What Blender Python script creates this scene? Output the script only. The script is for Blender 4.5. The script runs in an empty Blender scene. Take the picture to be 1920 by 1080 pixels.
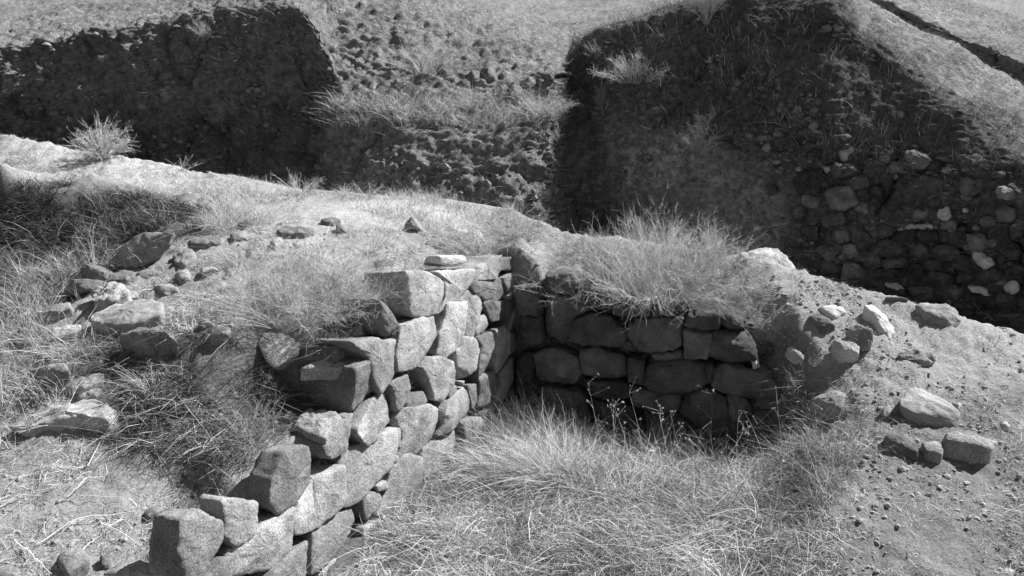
import bpy, math, random
import numpy as np
from mathutils import Vector
from mathutils.bvhtree import BVHTree
random.seed(7); RNG = np.random.default_rng(11)
R = math.radians
scene = bpy.context.scene
C = scene.collection

# ------------------------------------------------------------------ camera
PITCH = R(18); FPX = 1400.0
cam_d = bpy.data.cameras.new('camera'); cam = bpy.data.objects.new('camera', cam_d); C.objects.link(cam)
cam.location = (0, 0, 0); cam.rotation_euler = (R(90) - PITCH, 0, 0)
cam_d.sensor_width = 36; cam_d.lens = FPX / 1920 * 36; cam_d.clip_start = .05; cam_d.clip_end = 2000
scene.camera = cam
# ------------------------------------------------------------------ sky and sun
SUN = Vector((.63, .28, .72)).normalized()
world = bpy.data.worlds.new("World"); scene.world = world; world.use_nodes = True
nt = world.node_tree; bg = nt.nodes['Background']
sky = nt.nodes.new('ShaderNodeTexSky'); sky.sky_type = 'NISHITA'; sky.sun_disc = False
sky.sun_elevation = math.asin(SUN.z); sky.sun_rotation = math.atan2(SUN.x, SUN.y)
bw = nt.nodes.new('ShaderNodeRGBToBW')          # black-and-white photograph
nt.links.new(sky.outputs[0], bw.inputs[0]); nt.links.new(bw.outputs[0], bg.inputs[0])
bg.inputs[1].default_value = 0.05
sd = bpy.data.lights.new('sun', 'SUN'); sd.energy = 5.0; sd.angle = R(.5); sd.color = (1, 1, 1)
so = bpy.data.objects.new('sun', sd); C.objects.link(so)
so.rotation_euler = SUN.to_track_quat('Z', 'Y').to_euler()
scene.view_settings.view_transform = 'Standard'; scene.view_settings.look = 'None'
scene.view_settings.gamma = 1; scene.view_settings.exposure = 1.03
scene.render.engine = 'CYCLES'
scene.cycles.max_bounces = 4

# ------------------------------------------------------------------ pixel <-> world
cP, sP = math.cos(PITCH), math.sin(PITCH)
def ray(u, v):
    yc = -(v - 540) / FPX
    return np.array([(u - 960) / FPX, cP + yc * sP, -sP + yc * cP])
def atY(u, v, Y):
    d = ray(u, v); return d * (Y / d[1])
def atZ(u, v, z):
    d = ray(u, v); return d * (z / d[2])
def atPlane(u, v, p0, n):
    d = ray(u, v); return d * (np.dot(p0, n) / np.dot(d, n))
def project(P):
    f = P[:, 1] * cP - P[:, 2] * sP; up = P[:, 1] * sP + P[:, 2] * cP
    f = np.where(f < .1, .1, f)
    return 960 + FPX * P[:, 0] / f, 540 - FPX * up / f

# ------------------------------------------------------------------ noise
_p = np.random.default_rng(3).permutation(256); _p = np.concatenate([_p, _p, _p])
_g = np.random.default_rng(4).normal(size=(256, 3)); _g /= np.linalg.norm(_g, axis=1)[:, None]
def perlin(P):
    P = np.asarray(P, float); i = np.floor(P).astype(int); f = P - i; i &= 255
    w = f * f * f * (f * (f * 6 - 15) + 10); out = 0
    for a in (0, 1):
        for b in (0, 1):
            for c in (0, 1):
                h = _p[_p[_p[i[:, 0] + a] + i[:, 1] + b] + i[:, 2] + c]
                g = _g[h]
                dd = (g * (f - np.array([a, b, c]))).sum(1)
                wt = (w[:, 0] if a else 1 - w[:, 0]) * (w[:, 1] if b else 1 - w[:, 1]) * (w[:, 2] if c else 1 - w[:, 2])
                out = out + dd * wt
    return out * 1.6
def fbm(P, f=1.0, o=4, gain=.5):
    s = 0; a = 1
    for k in range(o):
        s = s + a * perlin(P * f + 17.3 * k); f *= 2.03; a *= gain
    return s
def billow(P, f=1.0, o=4, gain=.5):
    s = 0; a = 1
    for k in range(o):
        s = s + a * (np.abs(perlin(P * f + 31.7 * k)) * 2 - .5); f *= 2.1; a *= gain
    return s

# ------------------------------------------------------------------ materials (all neutral greys)
def mat(name, col, var=.25, scale=8, detail=10, rough=.95, bump=.0, bscale=60, tone=False, speck=0, col2=None, thr=(.35, .65), bdist=.02):
    m = bpy.data.materials.new(name); m.use_nodes = True; t = m.node_tree; N = t.nodes; L = t.links
    b = N['Principled BSDF']; b.inputs['Roughness'].default_value = rough
    b.inputs['Specular IOR Level'].default_value = .15
    geo = N.new('ShaderNodeNewGeometry')
    n1 = N.new('ShaderNodeTexNoise'); n1.inputs['Scale'].default_value = scale; n1.inputs['Detail'].default_value = detail
    n1.inputs['Roughness'].default_value = .65
    L.new(geo.outputs['Position'], n1.inputs['Vector'])
    mr = N.new('ShaderNodeMapRange'); L.new(n1.outputs[0], mr.inputs[0])
    mr.inputs[1].default_value = thr[0]; mr.inputs[2].default_value = thr[1]
    c2 = col2 if col2 is not None else col * (1 + var)
    c1 = col if col2 is not None else col * (1 - var)
    mr.inputs[3].default_value = c1; mr.inputs[4].default_value = c2
    out = mr.outputs[0]
    if speck:
        n2 = N.new('ShaderNodeTexNoise'); n2.inputs['Scale'].default_value = 110; n2.inputs['Detail'].default_value = 3
        L.new(geo.outputs['Position'], n2.inputs['Vector'])
        m2 = N.new('ShaderNodeMapRange'); L.new(n2.outputs[0], m2.inputs[0])
        m2.inputs[1].default_value = .38; m2.inputs[2].default_value = .6; m2.inputs[3].default_value = 1 - speck; m2.inputs[4].default_value = 1 + speck * .4
        mu = N.new('ShaderNodeMath'); mu.operation = 'MULTIPLY'; L.new(out, mu.inputs[0]); L.new(m2.outputs[0], mu.inputs[1]); out = mu.outputs[0]
    if speck:
        oi = N.new('ShaderNodeObjectInfo'); m5 = N.new('ShaderNodeMapRange'); L.new(oi.outputs['Random'], m5.inputs[0]); m5.inputs[3].default_value = .62; m5.inputs[4].default_value = 1.32
        n5 = N.new('ShaderNodeTexNoise'); n5.inputs['Scale'].default_value = 2.6; n5.inputs['Detail'].default_value = 6; L.new(geo.outputs['Position'], n5.inputs['Vector'])
        m6 = N.new('ShaderNodeMapRange'); L.new(n5.outputs[0], m6.inputs[0]); m6.inputs[1].default_value = .52; m6.inputs[2].default_value = .6; m6.inputs[3].default_value = 1; m6.inputs[4].default_value = 1.35
        for mm_ in (m5, m6):
            mu = N.new('ShaderNodeMath'); mu.operation = 'MULTIPLY'; L.new(out, mu.inputs[0]); L.new(mm_.outputs[0], mu.inputs[1]); out = mu.outputs[0]
    if tone:
        at = N.new('ShaderNodeAttribute'); at.attribute_name = 'tone'
        mu = N.new('ShaderNodeMath'); mu.operation = 'MULTIPLY'; L.new(out, mu.inputs[0]); L.new(at.outputs['Fac'], mu.inputs[1]); out = mu.outputs[0]
    L.new(out, b.inputs['Base Color'])
    if bump:
        n3 = N.new('ShaderNodeTexNoise'); n3.inputs['Scale'].default_value = bscale; n3.inputs['Detail'].default_value = 8; n3.inputs['Roughness'].default_value = .7
        L.new(geo.outputs['Position'], n3.inputs['Vector'])
        bp = N.new('ShaderNodeBump'); bp.inputs['Strength'].default_value = bump; bp.inputs['Distance'].default_value = bdist
        L.new(n3.outputs[0], bp.inputs['Height']); L.new(bp.outputs[0], b.inputs['Normal'])
    return m
M = dict(
    soil=mat('dry_soil', .19, .35, 48, 15, bump=1.0, bscale=55, col2=.37, thr=(.32, .68), tone=True),
    hill=mat('hillside_turf', .12, .35, 11, 15, bump=1.0, bscale=20, col2=.34, thr=(.33, .67), tone=True, bdist=.09),
    stone=mat('basalt_stone', .27, .28, 7, 8, bump=1.0, bscale=70, speck=.35, bdist=.012),
    stone_dark=mat('dark_stone', .15, .35, 7, 8, bump=.8, bscale=60, speck=.3, bdist=.012),
    stone_pale=mat('pale_stone', .33, .2, 9, 8, bump=.8, bscale=50, speck=.2, bdist=.012),
    stone_shade=mat('shade_darkened_basalt', .105, .35, 6, 8, bump=1.0, bscale=50, speck=.25, bdist=.015),  # wall B's shade deepened by a darker stone colour
    stone_back=mat('back_wall_stone', .07, .45, 9, 8, bump=.8, bscale=30, speck=.2, bdist=.03),  # darker stone colour for the far wall
    stone_white=mat('lime_crusted_stone', .42, .2, 12, 8, bump=.8, bscale=30, thr=(.3, .5), bdist=.02),
    straw=mat('straw', .50, .15, 3, 4, tone=True),
    weed=mat('dark_weed', .08, .35, 5, 4, tone=True),  # dark leaves, lowered further to deepen the shaded ground
    twig=mat('dry_twig', .50, .15, 10, 4, tone=True),
)

def striped():
    m = mat('striated_stone', .36, .2, 9, 8, bump=.8, bscale=60, speck=.2, bdist=.01); t = m.node_tree; b = t.nodes['Principled BSDF']; lk = b.inputs['Base Color'].links[0].from_socket
    wv = t.nodes.new('ShaderNodeTexWave'); wv.inputs['Scale'].default_value = 26; wv.inputs['Distortion'].default_value = 14; wv.inputs['Detail'].default_value = 4; wv.bands_direction = 'Z'
    ge = t.nodes.new('ShaderNodeNewGeometry'); t.links.new(ge.outputs['Position'], wv.inputs['Vector'])
    mr = t.nodes.new('ShaderNodeMapRange'); t.links.new(wv.outputs['Fac'], mr.inputs[0]); mr.inputs[3].default_value = .62; mr.inputs[4].default_value = 1.12
    mu = t.nodes.new('ShaderNodeMath'); mu.operation = 'MULTIPLY'; t.links.new(lk, mu.inputs[0]); t.links.new(mr.outputs[0], mu.inputs[1]); t.links.new(mu.outputs[0], b.inputs['Base Color'])
    return m
M['stripe'] = striped()
# ------------------------------------------------------------------ mesh helpers
def mesh_np(name, V, F, m, parent=None, smooth=True, tone=None, tris=None):
    """F: (n,4) int quads; tris: (m,3)."""
    me = bpy.data.meshes.new(name)
    V = np.asarray(V, np.float32)
    F = np.zeros((0, 4), int) if F is None else np.asarray(F, int)
    T = np.zeros((0, 3), int) if tris is None else np.asarray(tris, int)
    me.vertices.add(len(V)); me.vertices.foreach_set('co', V.ravel())
    nl = F.size + T.size; me.loops.add(nl)
    me.loops.foreach_set('vertex_index', np.concatenate([F.ravel(), T.ravel()]).astype(np.int32))
    npoly = len(F) + len(T); me.polygons.add(npoly)
    starts = np.concatenate([np.arange(len(F)) * 4, F.size + np.arange(len(T)) * 3]).astype(np.int32)
    me.polygons.foreach_set('loop_start', starts)
    me.update(calc_edges=True)
    me.polygons.foreach_set('use_smooth', np.full(npoly, smooth))
    if tone is not None:
        a = me.attributes.new('tone', 'FLOAT', 'POINT'); a.data.foreach_set('value', np.asarray(tone, np.float32))
    me.materials.append(m); me.validate()
    o = bpy.data.objects.new(name, me); C.objects.link(o)
    if parent: o.parent = parent; o.matrix_parent_inverse = parent.matrix_world.inverted() if False else o.matrix_parent_inverse
    return o
def tag(o, label=None, cat=None, group=None, kind=None):
    if label: o['label'] = label
    if cat: o['category'] = cat
    if group: o['group'] = group
    if kind: o['kind'] = kind
    return o
def empty(name, loc=(0, 0, 0)):
    o = bpy.data.objects.new(name, None); C.objects.link(o); o.location = loc; o.empty_display_size = .1; return o
def recentre(o):
    """put the origin of a single-mesh thing at its base"""
    n = len(o.data.vertices); co = np.empty(n * 3, np.float32); o.data.vertices.foreach_get('co', co); co = co.reshape(-1, 3)
    c = np.array([co[:, 0].mean(), co[:, 1].mean(), co[:, 2].min()]); co -= c
    o.data.vertices.foreach_set('co', co.ravel()); o.location = c; o.data.update()
def gridfaces(nr, nc, wrap=False):
    i = np.arange(nr - 1)[:, None]; j = np.arange(nc if wrap else nc - 1)[None, :]; j2 = (j + 1) % nc
    return np.stack([i * nc + j, i * nc + j2, (i + 1) * nc + j2, (i + 1) * nc + j], -1).reshape(-1, 4)
def inpoly(u, v, poly):
    poly = np.asarray(poly, float); r = np.zeros(len(u), bool); j = len(poly) - 1
    for i in range(len(poly)):
        xi, yi = poly[i]; xj, yj = poly[j]
        r ^= ((yi > v) != (yj > v)) & (u < (xj - xi) * (v - yi) / (yj - yi + 1e-12) + xi); j = i
    return r
def softpoly(u, v, poly, sig=22):
    rs_ = np.random.default_rng(5); s = np.zeros(len(u)); P = np.stack([u / 60, v / 60, u * 0], 1)
    wu = fbm(P, 1, 3) * sig * 1.3; wv = fbm(P + 50, 1, 3) * sig * 1.3
    for _ in range(14):
        du, dv = rs_.normal(0, sig, 2); s += inpoly(u + wu + du, v + wv + dv, poly)
    return s / 14
def sm(x, a, b):
    t = np.clip((x - a) / (b - a), 0, 1); return t * t * (3 - 2 * t)

# ------------------------------------------------------------------ wall planes
A0 = np.array([-.694, 3.97, -2.75]); Adir = np.array([.423, .906, 0.]); Adir /= np.linalg.norm(Adir)
nA = np.array([Adir[1], -Adir[0], .10]); nA /= np.linalg.norm(nA)
B0 = np.array([.10, 5.48, -2.75]); Bdir = np.array([.963, -.26, 0.]); Bdir /= np.linalg.norm(Bdir)
nB = np.array([Bdir[1], -Bdir[0], .06]); nB /= np.linalg.norm(nB)

# ------------------------------------------------------------------ near ground (height field)
def rbf_fit(P, Z):
    P = np.asarray(P); d = np.linalg.norm(P[:, None] - P[None], axis=-1)
    n = len(P); K = np.zeros((n + 3, n + 3)); K[:n, :n] = d; K[:n, n] = 1; K[:n, n + 1:] = P; K[n, :n] = 1; K[n + 1:, :n] = P.T
    w = np.linalg.solve(K + np.eye(n + 3) * 1e-6, np.concatenate([Z, np.zeros(3)]))
    return P, w
def rbf_eval(fit, X):
    P, w = fit; out = np.empty(len(X))
    for s in range(0, len(X), 40000):
        x = X[s:s + 40000]; d = np.linalg.norm(x[:, None] - P[None], axis=-1)
        out[s:s + 40000] = d @ w[:len(P)] + w[len(P)] + x @ w[len(P) + 1:]
    return out
ridge = [(-700, 215, 8.9), (-300, 232, 8.4), (0, 252, 8.0), (140, 282, 7.8), (280, 305, 7.6), (430, 330, 7.3), (560, 358, 7.1), (700, 367, 7.0), (840, 375, 6.85),
         (960, 392, 6.65), (1040, 428, 6.3), (1150, 452, 6.1), (1280, 468, 5.9), (1400, 478, 5.75), (1500, 512, 5.6), (1600, 542, 5.45), (1700, 562, 5.35),
         (1800, 595, 5.3), (1920, 628, 5.2), (2100, 680, 5.05), (2400, 760, 4.9)]
ridgeP = np.array([atY(*r) for r in ridge])
P_pts = [tuple(p) for p in ridgeP]
def addz(lst, items):
    for u, v, z in items: lst.append(tuple(atZ(u, v, z)))
plat = []
# plateau and its stony left flank
addz(plat, [(560, 400, -1.38), (760, 410, -1.42), (900, 430, -1.45), (980, 452, -1.50), (700, 450, -1.42), (560, 470, -1.42), (430, 470, -1.45),
            (860, 480, -1.47), (760, 500, -1.40), (640, 540, -1.42), (700, 556, -1.44), (540, 560, -1.45), (420, 560, -1.52), (460, 620, -1.58), (560, 640, -1.56),
            (330, 460, -1.52), (260, 500, -1.62), (200, 560, -1.70), (110, 610, -1.82), (300, 600, -1.68), (230, 660, -1.78), (60, 680, -1.95),
            (360, 690, -1.76), (470, 720, -1.78), (150, 760, -1.96), (300, 780, -1.92), (440, 800, -1.92), (40, 820, -2.05), (200, 860, -2.04), (380, 880, -2.02),
            (100, 950, -2.12), (300, 960, -2.10), (40, 1060, -2.2), (220, 1060, -2.2)])
addz(plat, [(530, 765, -1.95), (515, 705, -1.82), (480, 835, -2.03), (450, 885, -2.10), (395, 905, -2.12), (350, 950, -2.17), (600, 650, -1.60)])
for u_, v_ in [(990,482),(925,500),(860,520),(790,520),(735,632),(705,640),(560,858),(450,952),(370,985),(310,1075)]:
    q_ = atPlane(u_, v_, A0, nA); plat.append((q_[0] - nA[0] * .3, q_[1] - nA[1] * .3, q_[2] - .09))
# foot-path strip and the hollow on the left
addz(plat, [(330, 350, -1.30), (440, 375, -1.33), (160, 320, -1.12), (0, 300, -.98), (400, 410, -1.42)])
plat += [tuple(atY(*a)) for a in [(0, 345, 7.3), (150, 365, 7.1), (300, 385, 6.8), (-300, 340, 7.5), (-300, 480, 6.9), (0, 480, 6.5), (120, 480, 6.3), (240, 440, 6.3), (340, 415, 6.2),
                                 (0, 560, 5.6), (90, 540, 5.5), (-300, 600, 5.4), (170, 505, 5.6)]]
# behind wall B and the right-hand shoulder
plat += [tuple(atY(u, v, B0[1] + (1.2 * (u - 1010) / 1400 * 4 - B0[0]) * Bdir[1] / Bdir[0] + .2)) for u, v in [(1030, 566), (1120, 572), (1200, 580), (1300, 588), (1400, 598)]]
addz(plat, [(1010, 500, -1.68), (1150, 512, -1.74), (1280, 528, -1.79), (1400, 530, -1.77),
            (1750, 660, -2.10), (1900, 700, -2.18)])
shoulder = []
shoulder = [tuple(atY(*a)) for a in [(1500,585,5.2),(1560,600,5.15),(1430,605,5.3),(1462,645,5.12),(1500,690,4.97),(1600,620,5.1)]]
right = []
right = [tuple(atY(*a)) for a in [(1525,735,4.82),(1600,740,4.6),(1700,760,4.42),(1850,780,4.3),(1650,820,4.15),(1580,850,4.1),(1540,820,4.4)]]
addz(right, [(1800, 900, -2.40), (1900, 950, -2.42), (1700, 980, -2.45), (1560, 960, -2.48), (1850, 1060, -2.5), (2200, 900, -2.5), (2300, 1100, -2.55), (1600, 1080, -2.52)])
floor = []
addz(floor, [(980, 760, -2.78), (900, 830, -2.75), (820, 920, -2.72), (760, 1000, -2.70), (1080, 780, -2.75), (1200, 830, -2.86), (1330, 850, -2.95), (1430, 880, -2.95),
             (1000, 880, -2.60), (1200, 930, -2.58), (1350, 960, -2.58), (900, 980, -2.60), (1050, 1000, -2.55), (1250, 1060, -2.52), (1450, 1000, -2.5), (1480, 920, -2.55),
             (1000, 1150, -2.55), (700, 1150, -2.65)])
for x_ in (.3, .7, 1.1, 1.5, 1.85):
    floor.append((x_, B0[1] + (x_ - B0[0]) * Bdir[1] / Bdir[0] - .06, -2.85 - .14 * x_))
lowpts = [(-6, 1.0, -2.5), (-3, 1.0, -2.45), (0, .6, -2.6), (3, .8, -2.6), (7, 1.5, -2.7), (7, 4, -2.5)]
Pp = np.array(P_pts + plat + right + shoulder + [(-6, 1, -2.5), (-3, 1, -2.45), (3, .8, -2.6), (7, 1.5, -2.7), (7, 4, -2.5)])
Fp = np.array(floor + right + shoulder + lowpts[2:])
fitP = rbf_fit(Pp[:, :2], Pp[:, 2]); fitF = rbf_fit(Fp[:, :2], Fp[:, 2])
GX0, GX1, GY0, GY1, GS = -7.5, 7.0, .6, 10.6, .026
gx = np.arange(GX0, GX1, GS); gy = np.arange(GY0, GY1, GS)
XX, YY = np.meshgrid(gx, gy); X2 = np.stack([XX.ravel(), YY.ravel()], 1)
ro = np.argsort(ridgeP[:, 0])
def ground_z(X, detail=True):
    zp = rbf_eval(fitP, X); zf = rbf_eval(fitF, X)
    yr = np.interp(X[:, 0], ridgeP[ro, 0], ridgeP[ro, 1])
    over = X[:, 1] - yr
    zr = rbf_eval(fitP, np.stack([X[:, 0], np.minimum(X[:, 1], yr)], 1))
    zp = zr - np.clip(over, 0, 9) * .35 * sm(over, 0, .2)
    zp = zp + (-3.2 - zp) * sm(over, .15, .9)
    # the broken near end of wall A stands free of the earth
    sa = (X[:, 0] - A0[0]) * Adir[0] + (X[:, 1] - A0[1]) * Adir[1]; pa = (X[:, 0] - A0[0]) * nA[0] + (X[:, 1] - A0[1]) * nA[1]
    cap = -2.02 - .16 * sm(-sa, .85, 1.0) - .1 * sm(-sa, 1.2, 1.8); wcap = sm(-sa, .16, .22) * sm(pa, -.85, -.5)
    zp = zp + np.minimum(0, cap - zp) * wcap
    # signed distance into the pit from wall A (set back behind the stone faces) and wall B
    q = fbm(np.stack([X[:, 0], X[:, 1], X[:, 0] * 0], 1), 3, 3) * .03
    da = (X[:, 0] - A0[0]) * nA[0] + (X[:, 1] - A0[1]) * nA[1] + nA[2] * (zp - A0[2]) + .16 + q
    db = (X[:, 0] - B0[0]) * nB[0] + (X[:, 1] - B0[1]) * nB[1] + nB[2] * (zp - B0[2]) + .17 + q
    inside = sm(da, 0, .05) * sm(db, 0, .05) * (1 - sm(X[:, 0], 2.0, 2.3))
    z = zp * (1 - inside) + zf * inside
    if detail:
        P3 = np.stack([X[:, 0], X[:, 1], z], 1)
        u, v = project(P3)
        path = np.exp(-((v - 375 - (u - 700) * .05) / 45) ** 2) * (u > 420) * (u < 1000)
        amp = 1 - .75 * np.clip(path, 0, 1)
        z = z + amp * (fbm(P3, 1.6, 3) * .035 + billow(P3, 7, 4, .65) * .017 + fbm(P3, 20, 3, .75) * .010)
        left = softpoly(u, v, [(-400, 345), (250, 365), (400, 410), (330, 450), (150, 540), (-400, 640)], 22)
        z = z + left * billow(P3, 3.2, 4, .6) * .05
    return z, inside
Z, INS = ground_z(X2)
GV = np.stack([XX.ravel(), YY.ravel(), Z], 1)
gu, gv = project(GV)
gt = np.ones(len(GV))
gt += .25 * np.clip(fbm(GV, 1.1, 3), -1, 1)
gt *= 1 - .6 * softpoly(gu, gv, [(-400, 330), (200, 345), (400, 395), (330, 450), (150, 540), (-400, 700)], 12)      # left hollow, its shade put into the soil tone
gt *= 1 - .45 * softpoly(gu, gv, [(200, 640), (480, 640), (540, 720), (440, 860), (200, 830)], 25)
pathm = softpoly(gu, gv, [(-10, 250), (430, 325), (560, 355), (860, 378), (900, 415), (700, 425), (500, 410), (380, 385), (200, 335), (0, 300)], 9)
gt *= 1 + .40 * pathm
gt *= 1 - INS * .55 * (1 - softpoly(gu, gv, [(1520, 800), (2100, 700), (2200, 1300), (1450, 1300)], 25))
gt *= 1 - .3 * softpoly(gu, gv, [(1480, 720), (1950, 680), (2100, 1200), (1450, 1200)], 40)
gt = np.clip(gt, .3, 1.8)
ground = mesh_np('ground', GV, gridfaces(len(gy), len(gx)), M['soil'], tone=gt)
tag(ground, 'dry trampled earth of the excavated mound and its pit', kind='structure')

# ------------------------------------------------------------------ hillside (lofted from real section lines)
# column: u, then (v, Y) for rows r1..r12
cols = [
 (-900, [(420,12.4),(270,12.6),(200,12.7),(160,12.8),(130,13),(100,16),(70,19),(50,22),(20,28),(-10,36),(-50,50),(-200,90)]),
 (-400, [(410,12.2),(265,12.4),(185,12.5),(140,12.6),(110,12.7),(80,15.5),(50,18),(30,21),(0,27),(-30,36),(-60,50),(-200,90)]),
 (0,    [(410,11.8),(260,12.0),(170,12.1),(120,12.2),(86,12.3),(66,15),(45,18),(25,21),(0,27),(-30,36),(-60,50),(-200,90)]),
 (150,  [(410,11.8),(255,12.0),(155,12.15),(100,12.25),(64,12.35),(48,15),(30,18),(12,21),(-8,27),(-30,36),(-60,50),(-200,90)]),
 (300,  [(410,11.8),(250,12.0),(140,12.15),(80,12.3),(37,12.45),(24,15),(12,18),(0,21),(-15,27),(-35,36),(-60,50),(-200,90)]),
 (440,  [(410,11.7),(250,11.9),(130,12.1),(60,12.2),(12,12.35),(-8,14),(-25,16),(-40,20),(-50,27),(-60,36),(-80,50),(-200,90)]),
 (540,  [(410,11.4),(250,11.7),(135,11.9),(70,12.0),(12,12.1),(-30,13.2),(-60,15),(-70,20),(-80,27),(-80,36),(-90,50),(-200,90)]),
 (600,  [(410,10.9),(300,11.1),(222,11.3),(165,11.7),(75,11.7),(-5,12.9),(-50,14.4),(-60,20),(-70,27),(-80,36),(-90,50),(-200,90)]),
 (640,  [(415,10.1),(295,10.5),(196,10.9),(184,11.2),(130,11.7),(50,12.4),(-25,14),(-50,20),(-60,27),(-70,36),(-90,50),(-200,90)]),
 (760,  [(420,9.8),(300,10.25),(214,10.7),(200,11.1),(155,11.6),(75,12.4),(-5,14),(-20,20),(-40,27),(-60,36),(-80,50),(-200,90)]),
 (900,  [(430,9.8),(310,10.25),(228,10.7),(210,11.1),(162,11.6),(90,12.6),(25,14.5),(5,20),(-10,27),(-40,36),(-70,50),(-200,90)]),
 (1000, [(430,10.1),(310,10.45),(222,10.8),(203,11.2),(152,11.7),(105,12.7),(65,14.8),(40,20),(15,27),(-20,36),(-60,50),(-200,90)]),
 (1040, [(430,10.9),(315,10.9),(222,11.0),(196,11.5),(148,11.5),(112,12.8),(78,14.8),(48,20),(20,27),(-20,36),(-60,50),(-200,90)]),
 (1064, [(432,11.5),(350,11.8),(270,12.2),(215,12.5),(165,12.9),(125,13.5),(88,14.9),(52,20),(22,27),(-20,36),(-60,50),(-200,90)]),
 (1095, [(436,11.5),(348,11.8),(266,12.2),(205,12.5),(150,12.9),(110,13.4),(74,14.1),(62,18),(24,27),(-20,36),(-60,50),(-200,90)]),
 (1135, [(442,11.4),(345,11.5),(258,11.8),(188,12.0),(130,12.2),(90,12.45),(54,12.8),(62,18),(22,27),(-20,36),(-60,50),(-200,90)]),
 (1200, [(450,10.9),(340,10.9),(230,11.2),(165,11.45),(108,11.75),(64,12.1),(30,12.5),(44,17),(15,27),(-20,36),(-60,50),(-200,90)]),
 (1300, [(460,10.4),(350,10.5),(240,10.8),(158,11.1),(88,11.4),(35,11.75),(-2,12.1),(15,17),(0,27),(-30,36),(-60,50),(-200,90)]),
 (1420, [(480,9.95),(370,10.1),(260,10.3),(165,10.6),(75,10.98),(0,11.35),(-45,11.8),(-25,17),(-30,24),(-50,34),(-70,50),(-200,90)]),
 (1540, [(505,9.45),(385,9.6),(272,9.9),(175,10.2),(85,10.6),(2,11.0),(-30,12.0),(-10,14.5),(-35,14.7),(-55,19),(-50,28),(-200,90)]),
 (1640, [(530,9.1),(402,9.3),(285,9.6),(205,9.95),(125,10.3),(75,10.6),(20,11.9),(42,13.9),(-8,14.1),(-45,17.5),(-40,28),(-200,90)]),
 (1750, [(560,8.7),(420,8.9),(292,9.2),(225,9.5),(182,9.72),(150,9.95),(78,11.4),(102,13.2),(46,13.4),(-4,16.4),(-10,28),(-120,90)]),
 (1900, [(602,8.1),(445,8.3),(305,8.6),(265,8.9),(240,9.1),(220,9.4),(155,10.7),(184,12.0),(114,12.2),(48,15),(28,28),(-60,90)]),
 (2100, [(660,7.4),(490,7.7),(345,8.0),(320,8.2),(305,8.4),(290,8.7),(245,9.9),(282,11.1),(208,11.3),(120,13.8),(70,28),(-40,90)]),
 (2500, [(760,6.8),(600,7.0),(430,7.3),(410,7.5),(395,7.7),(380,8.0),(340,9.0),(360,10.0),(300,10.6),(220,12.5),(100,28),(-40,90)]),
]
CT = []
for u, rows in cols:
    pts = [atY(u, v, Y) for v, Y in rows]
    b = pts[0]; f0 = np.array([b[0] * .86, b[1] - 1.6, -3.15]); f00 = np.array([b[0] * .6, b[1] - 4.6, -3.2])
    b2 = b.copy(); b2[2] = min(b2[2], -2.75) - .1; pts[0] = b2
    CT.append([f00, f0] + pts)
CT = np.array(CT)            # ncol, nrow, 3
def pchip(T, Yv, X):
    h = np.diff(T)[:, None]; d = np.diff(Yv, axis=0) / h; m = np.zeros_like(Yv)
    m[0] = d[0]; m[-1] = d[-1]; s = d[:-1] * d[1:] > 0
    w1 = 2 * h[1:] + h[:-1]; w2 = h[1:] + 2 * h[:-1]
    with np.errstate(all='ignore'): hm = (w1 + w2) / (w1 / d[:-1] + w2 / d[1:])
    m[1:-1] = np.where(s, hm, 0)
    k = np.clip(np.searchsorted(T, X, side='right') - 1, 0, len(T) - 2); hh = h[k]; t = (X - T[k])[:, None] / hh
    return (2*t**3-3*t**2+1)*Yv[k] + (t**3-2*t**2+t)*hh*m[k] + (-2*t**3+3*t**2)*Yv[k+1] + (t**3-t**2)*hh*m[k+1]
ncol, nrow = CT.shape[:2]
rowseg = [6, 10, 48, 34, 26, 26, 40, 40, 30, 30, 30, 30, 16]
tr = np.concatenate([k + np.arange(n) / n for k, n in enumerate(rowseg)] + [[nrow - 1]])
us = np.array([c[0] for c in cols], float)
ut = np.concatenate([np.arange(-900, -60, 14), np.arange(-60, 1990, 4.2), np.arange(1990, 2500, 12), [2500]])
step1 = pchip(us, CT.reshape(ncol, -1), ut).reshape(len(ut), nrow, 3)
HV = pchip(np.arange(nrow, dtype=float), step1.transpose(1, 0, 2).reshape(nrow, -1), tr).reshape(len(tr), len(ut), 3)
# smooth slightly along rows
for _ in range(2): HV[1:-1] = HV[1:-1] * .6 + (HV[:-2] + HV[2:]) * .2
for _ in range(2): HV[:, 1:-1] = HV[:, 1:-1] * .6 + (HV[:, :-2] + HV[:, 2:]) * .2
def gnormals(G):
    a = np.gradient(G, axis=1); b = np.gradient(G, axis=0); n = np.cross(a, b); return n / (np.linalg.norm(n, axis=-1, keepdims=True) + 1e-9)
HN = gnormals(HV); HP = HV.reshape(-1, 3); Hn = HN.reshape(-1, 3)
flip = np.sign(Hn[:, 1] * -1 * .3 + Hn[:, 2]); Hn = Hn * np.where((Hn @ np.array([0, -.5, 1])) < 0, -1, 1)[:, None]
steep = 1 - sm(Hn[:, 2], .35, .75)
far = np.clip((HP[:, 1] - 13) / 20, 0, 1)
big = fbm(HP, .55, 3)
vert = HP * np.array([1, 1, .28])
crack = -np.exp(-np.abs(perlin(vert * 1.5 + 5)) * 14) * sm(perlin(HP * .8 + 9), -.1, .3)
disp = big * .13 + steep * (billow(HP, 2.2, 5, .6) * .075 + fbm(HP, 5, 5, .75) * .05 + crack * .22) \
     + (1 - steep) * (billow(HP * np.array([1, 1, 1.6]), 4.2, 4, .5) * .065 * (1 - .62 * sm(HP[:, 0], .9, 1.6) * (1 - sm(HP[:, 1], 13.5, 15))) * (1 - far * .5))
HP2 = HP + Hn * disp[:, None]
hu, hv = project(HP2)
ht = 1 + .25 * np.clip(fbm(HP2, .8, 3), -1, 1)
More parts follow.
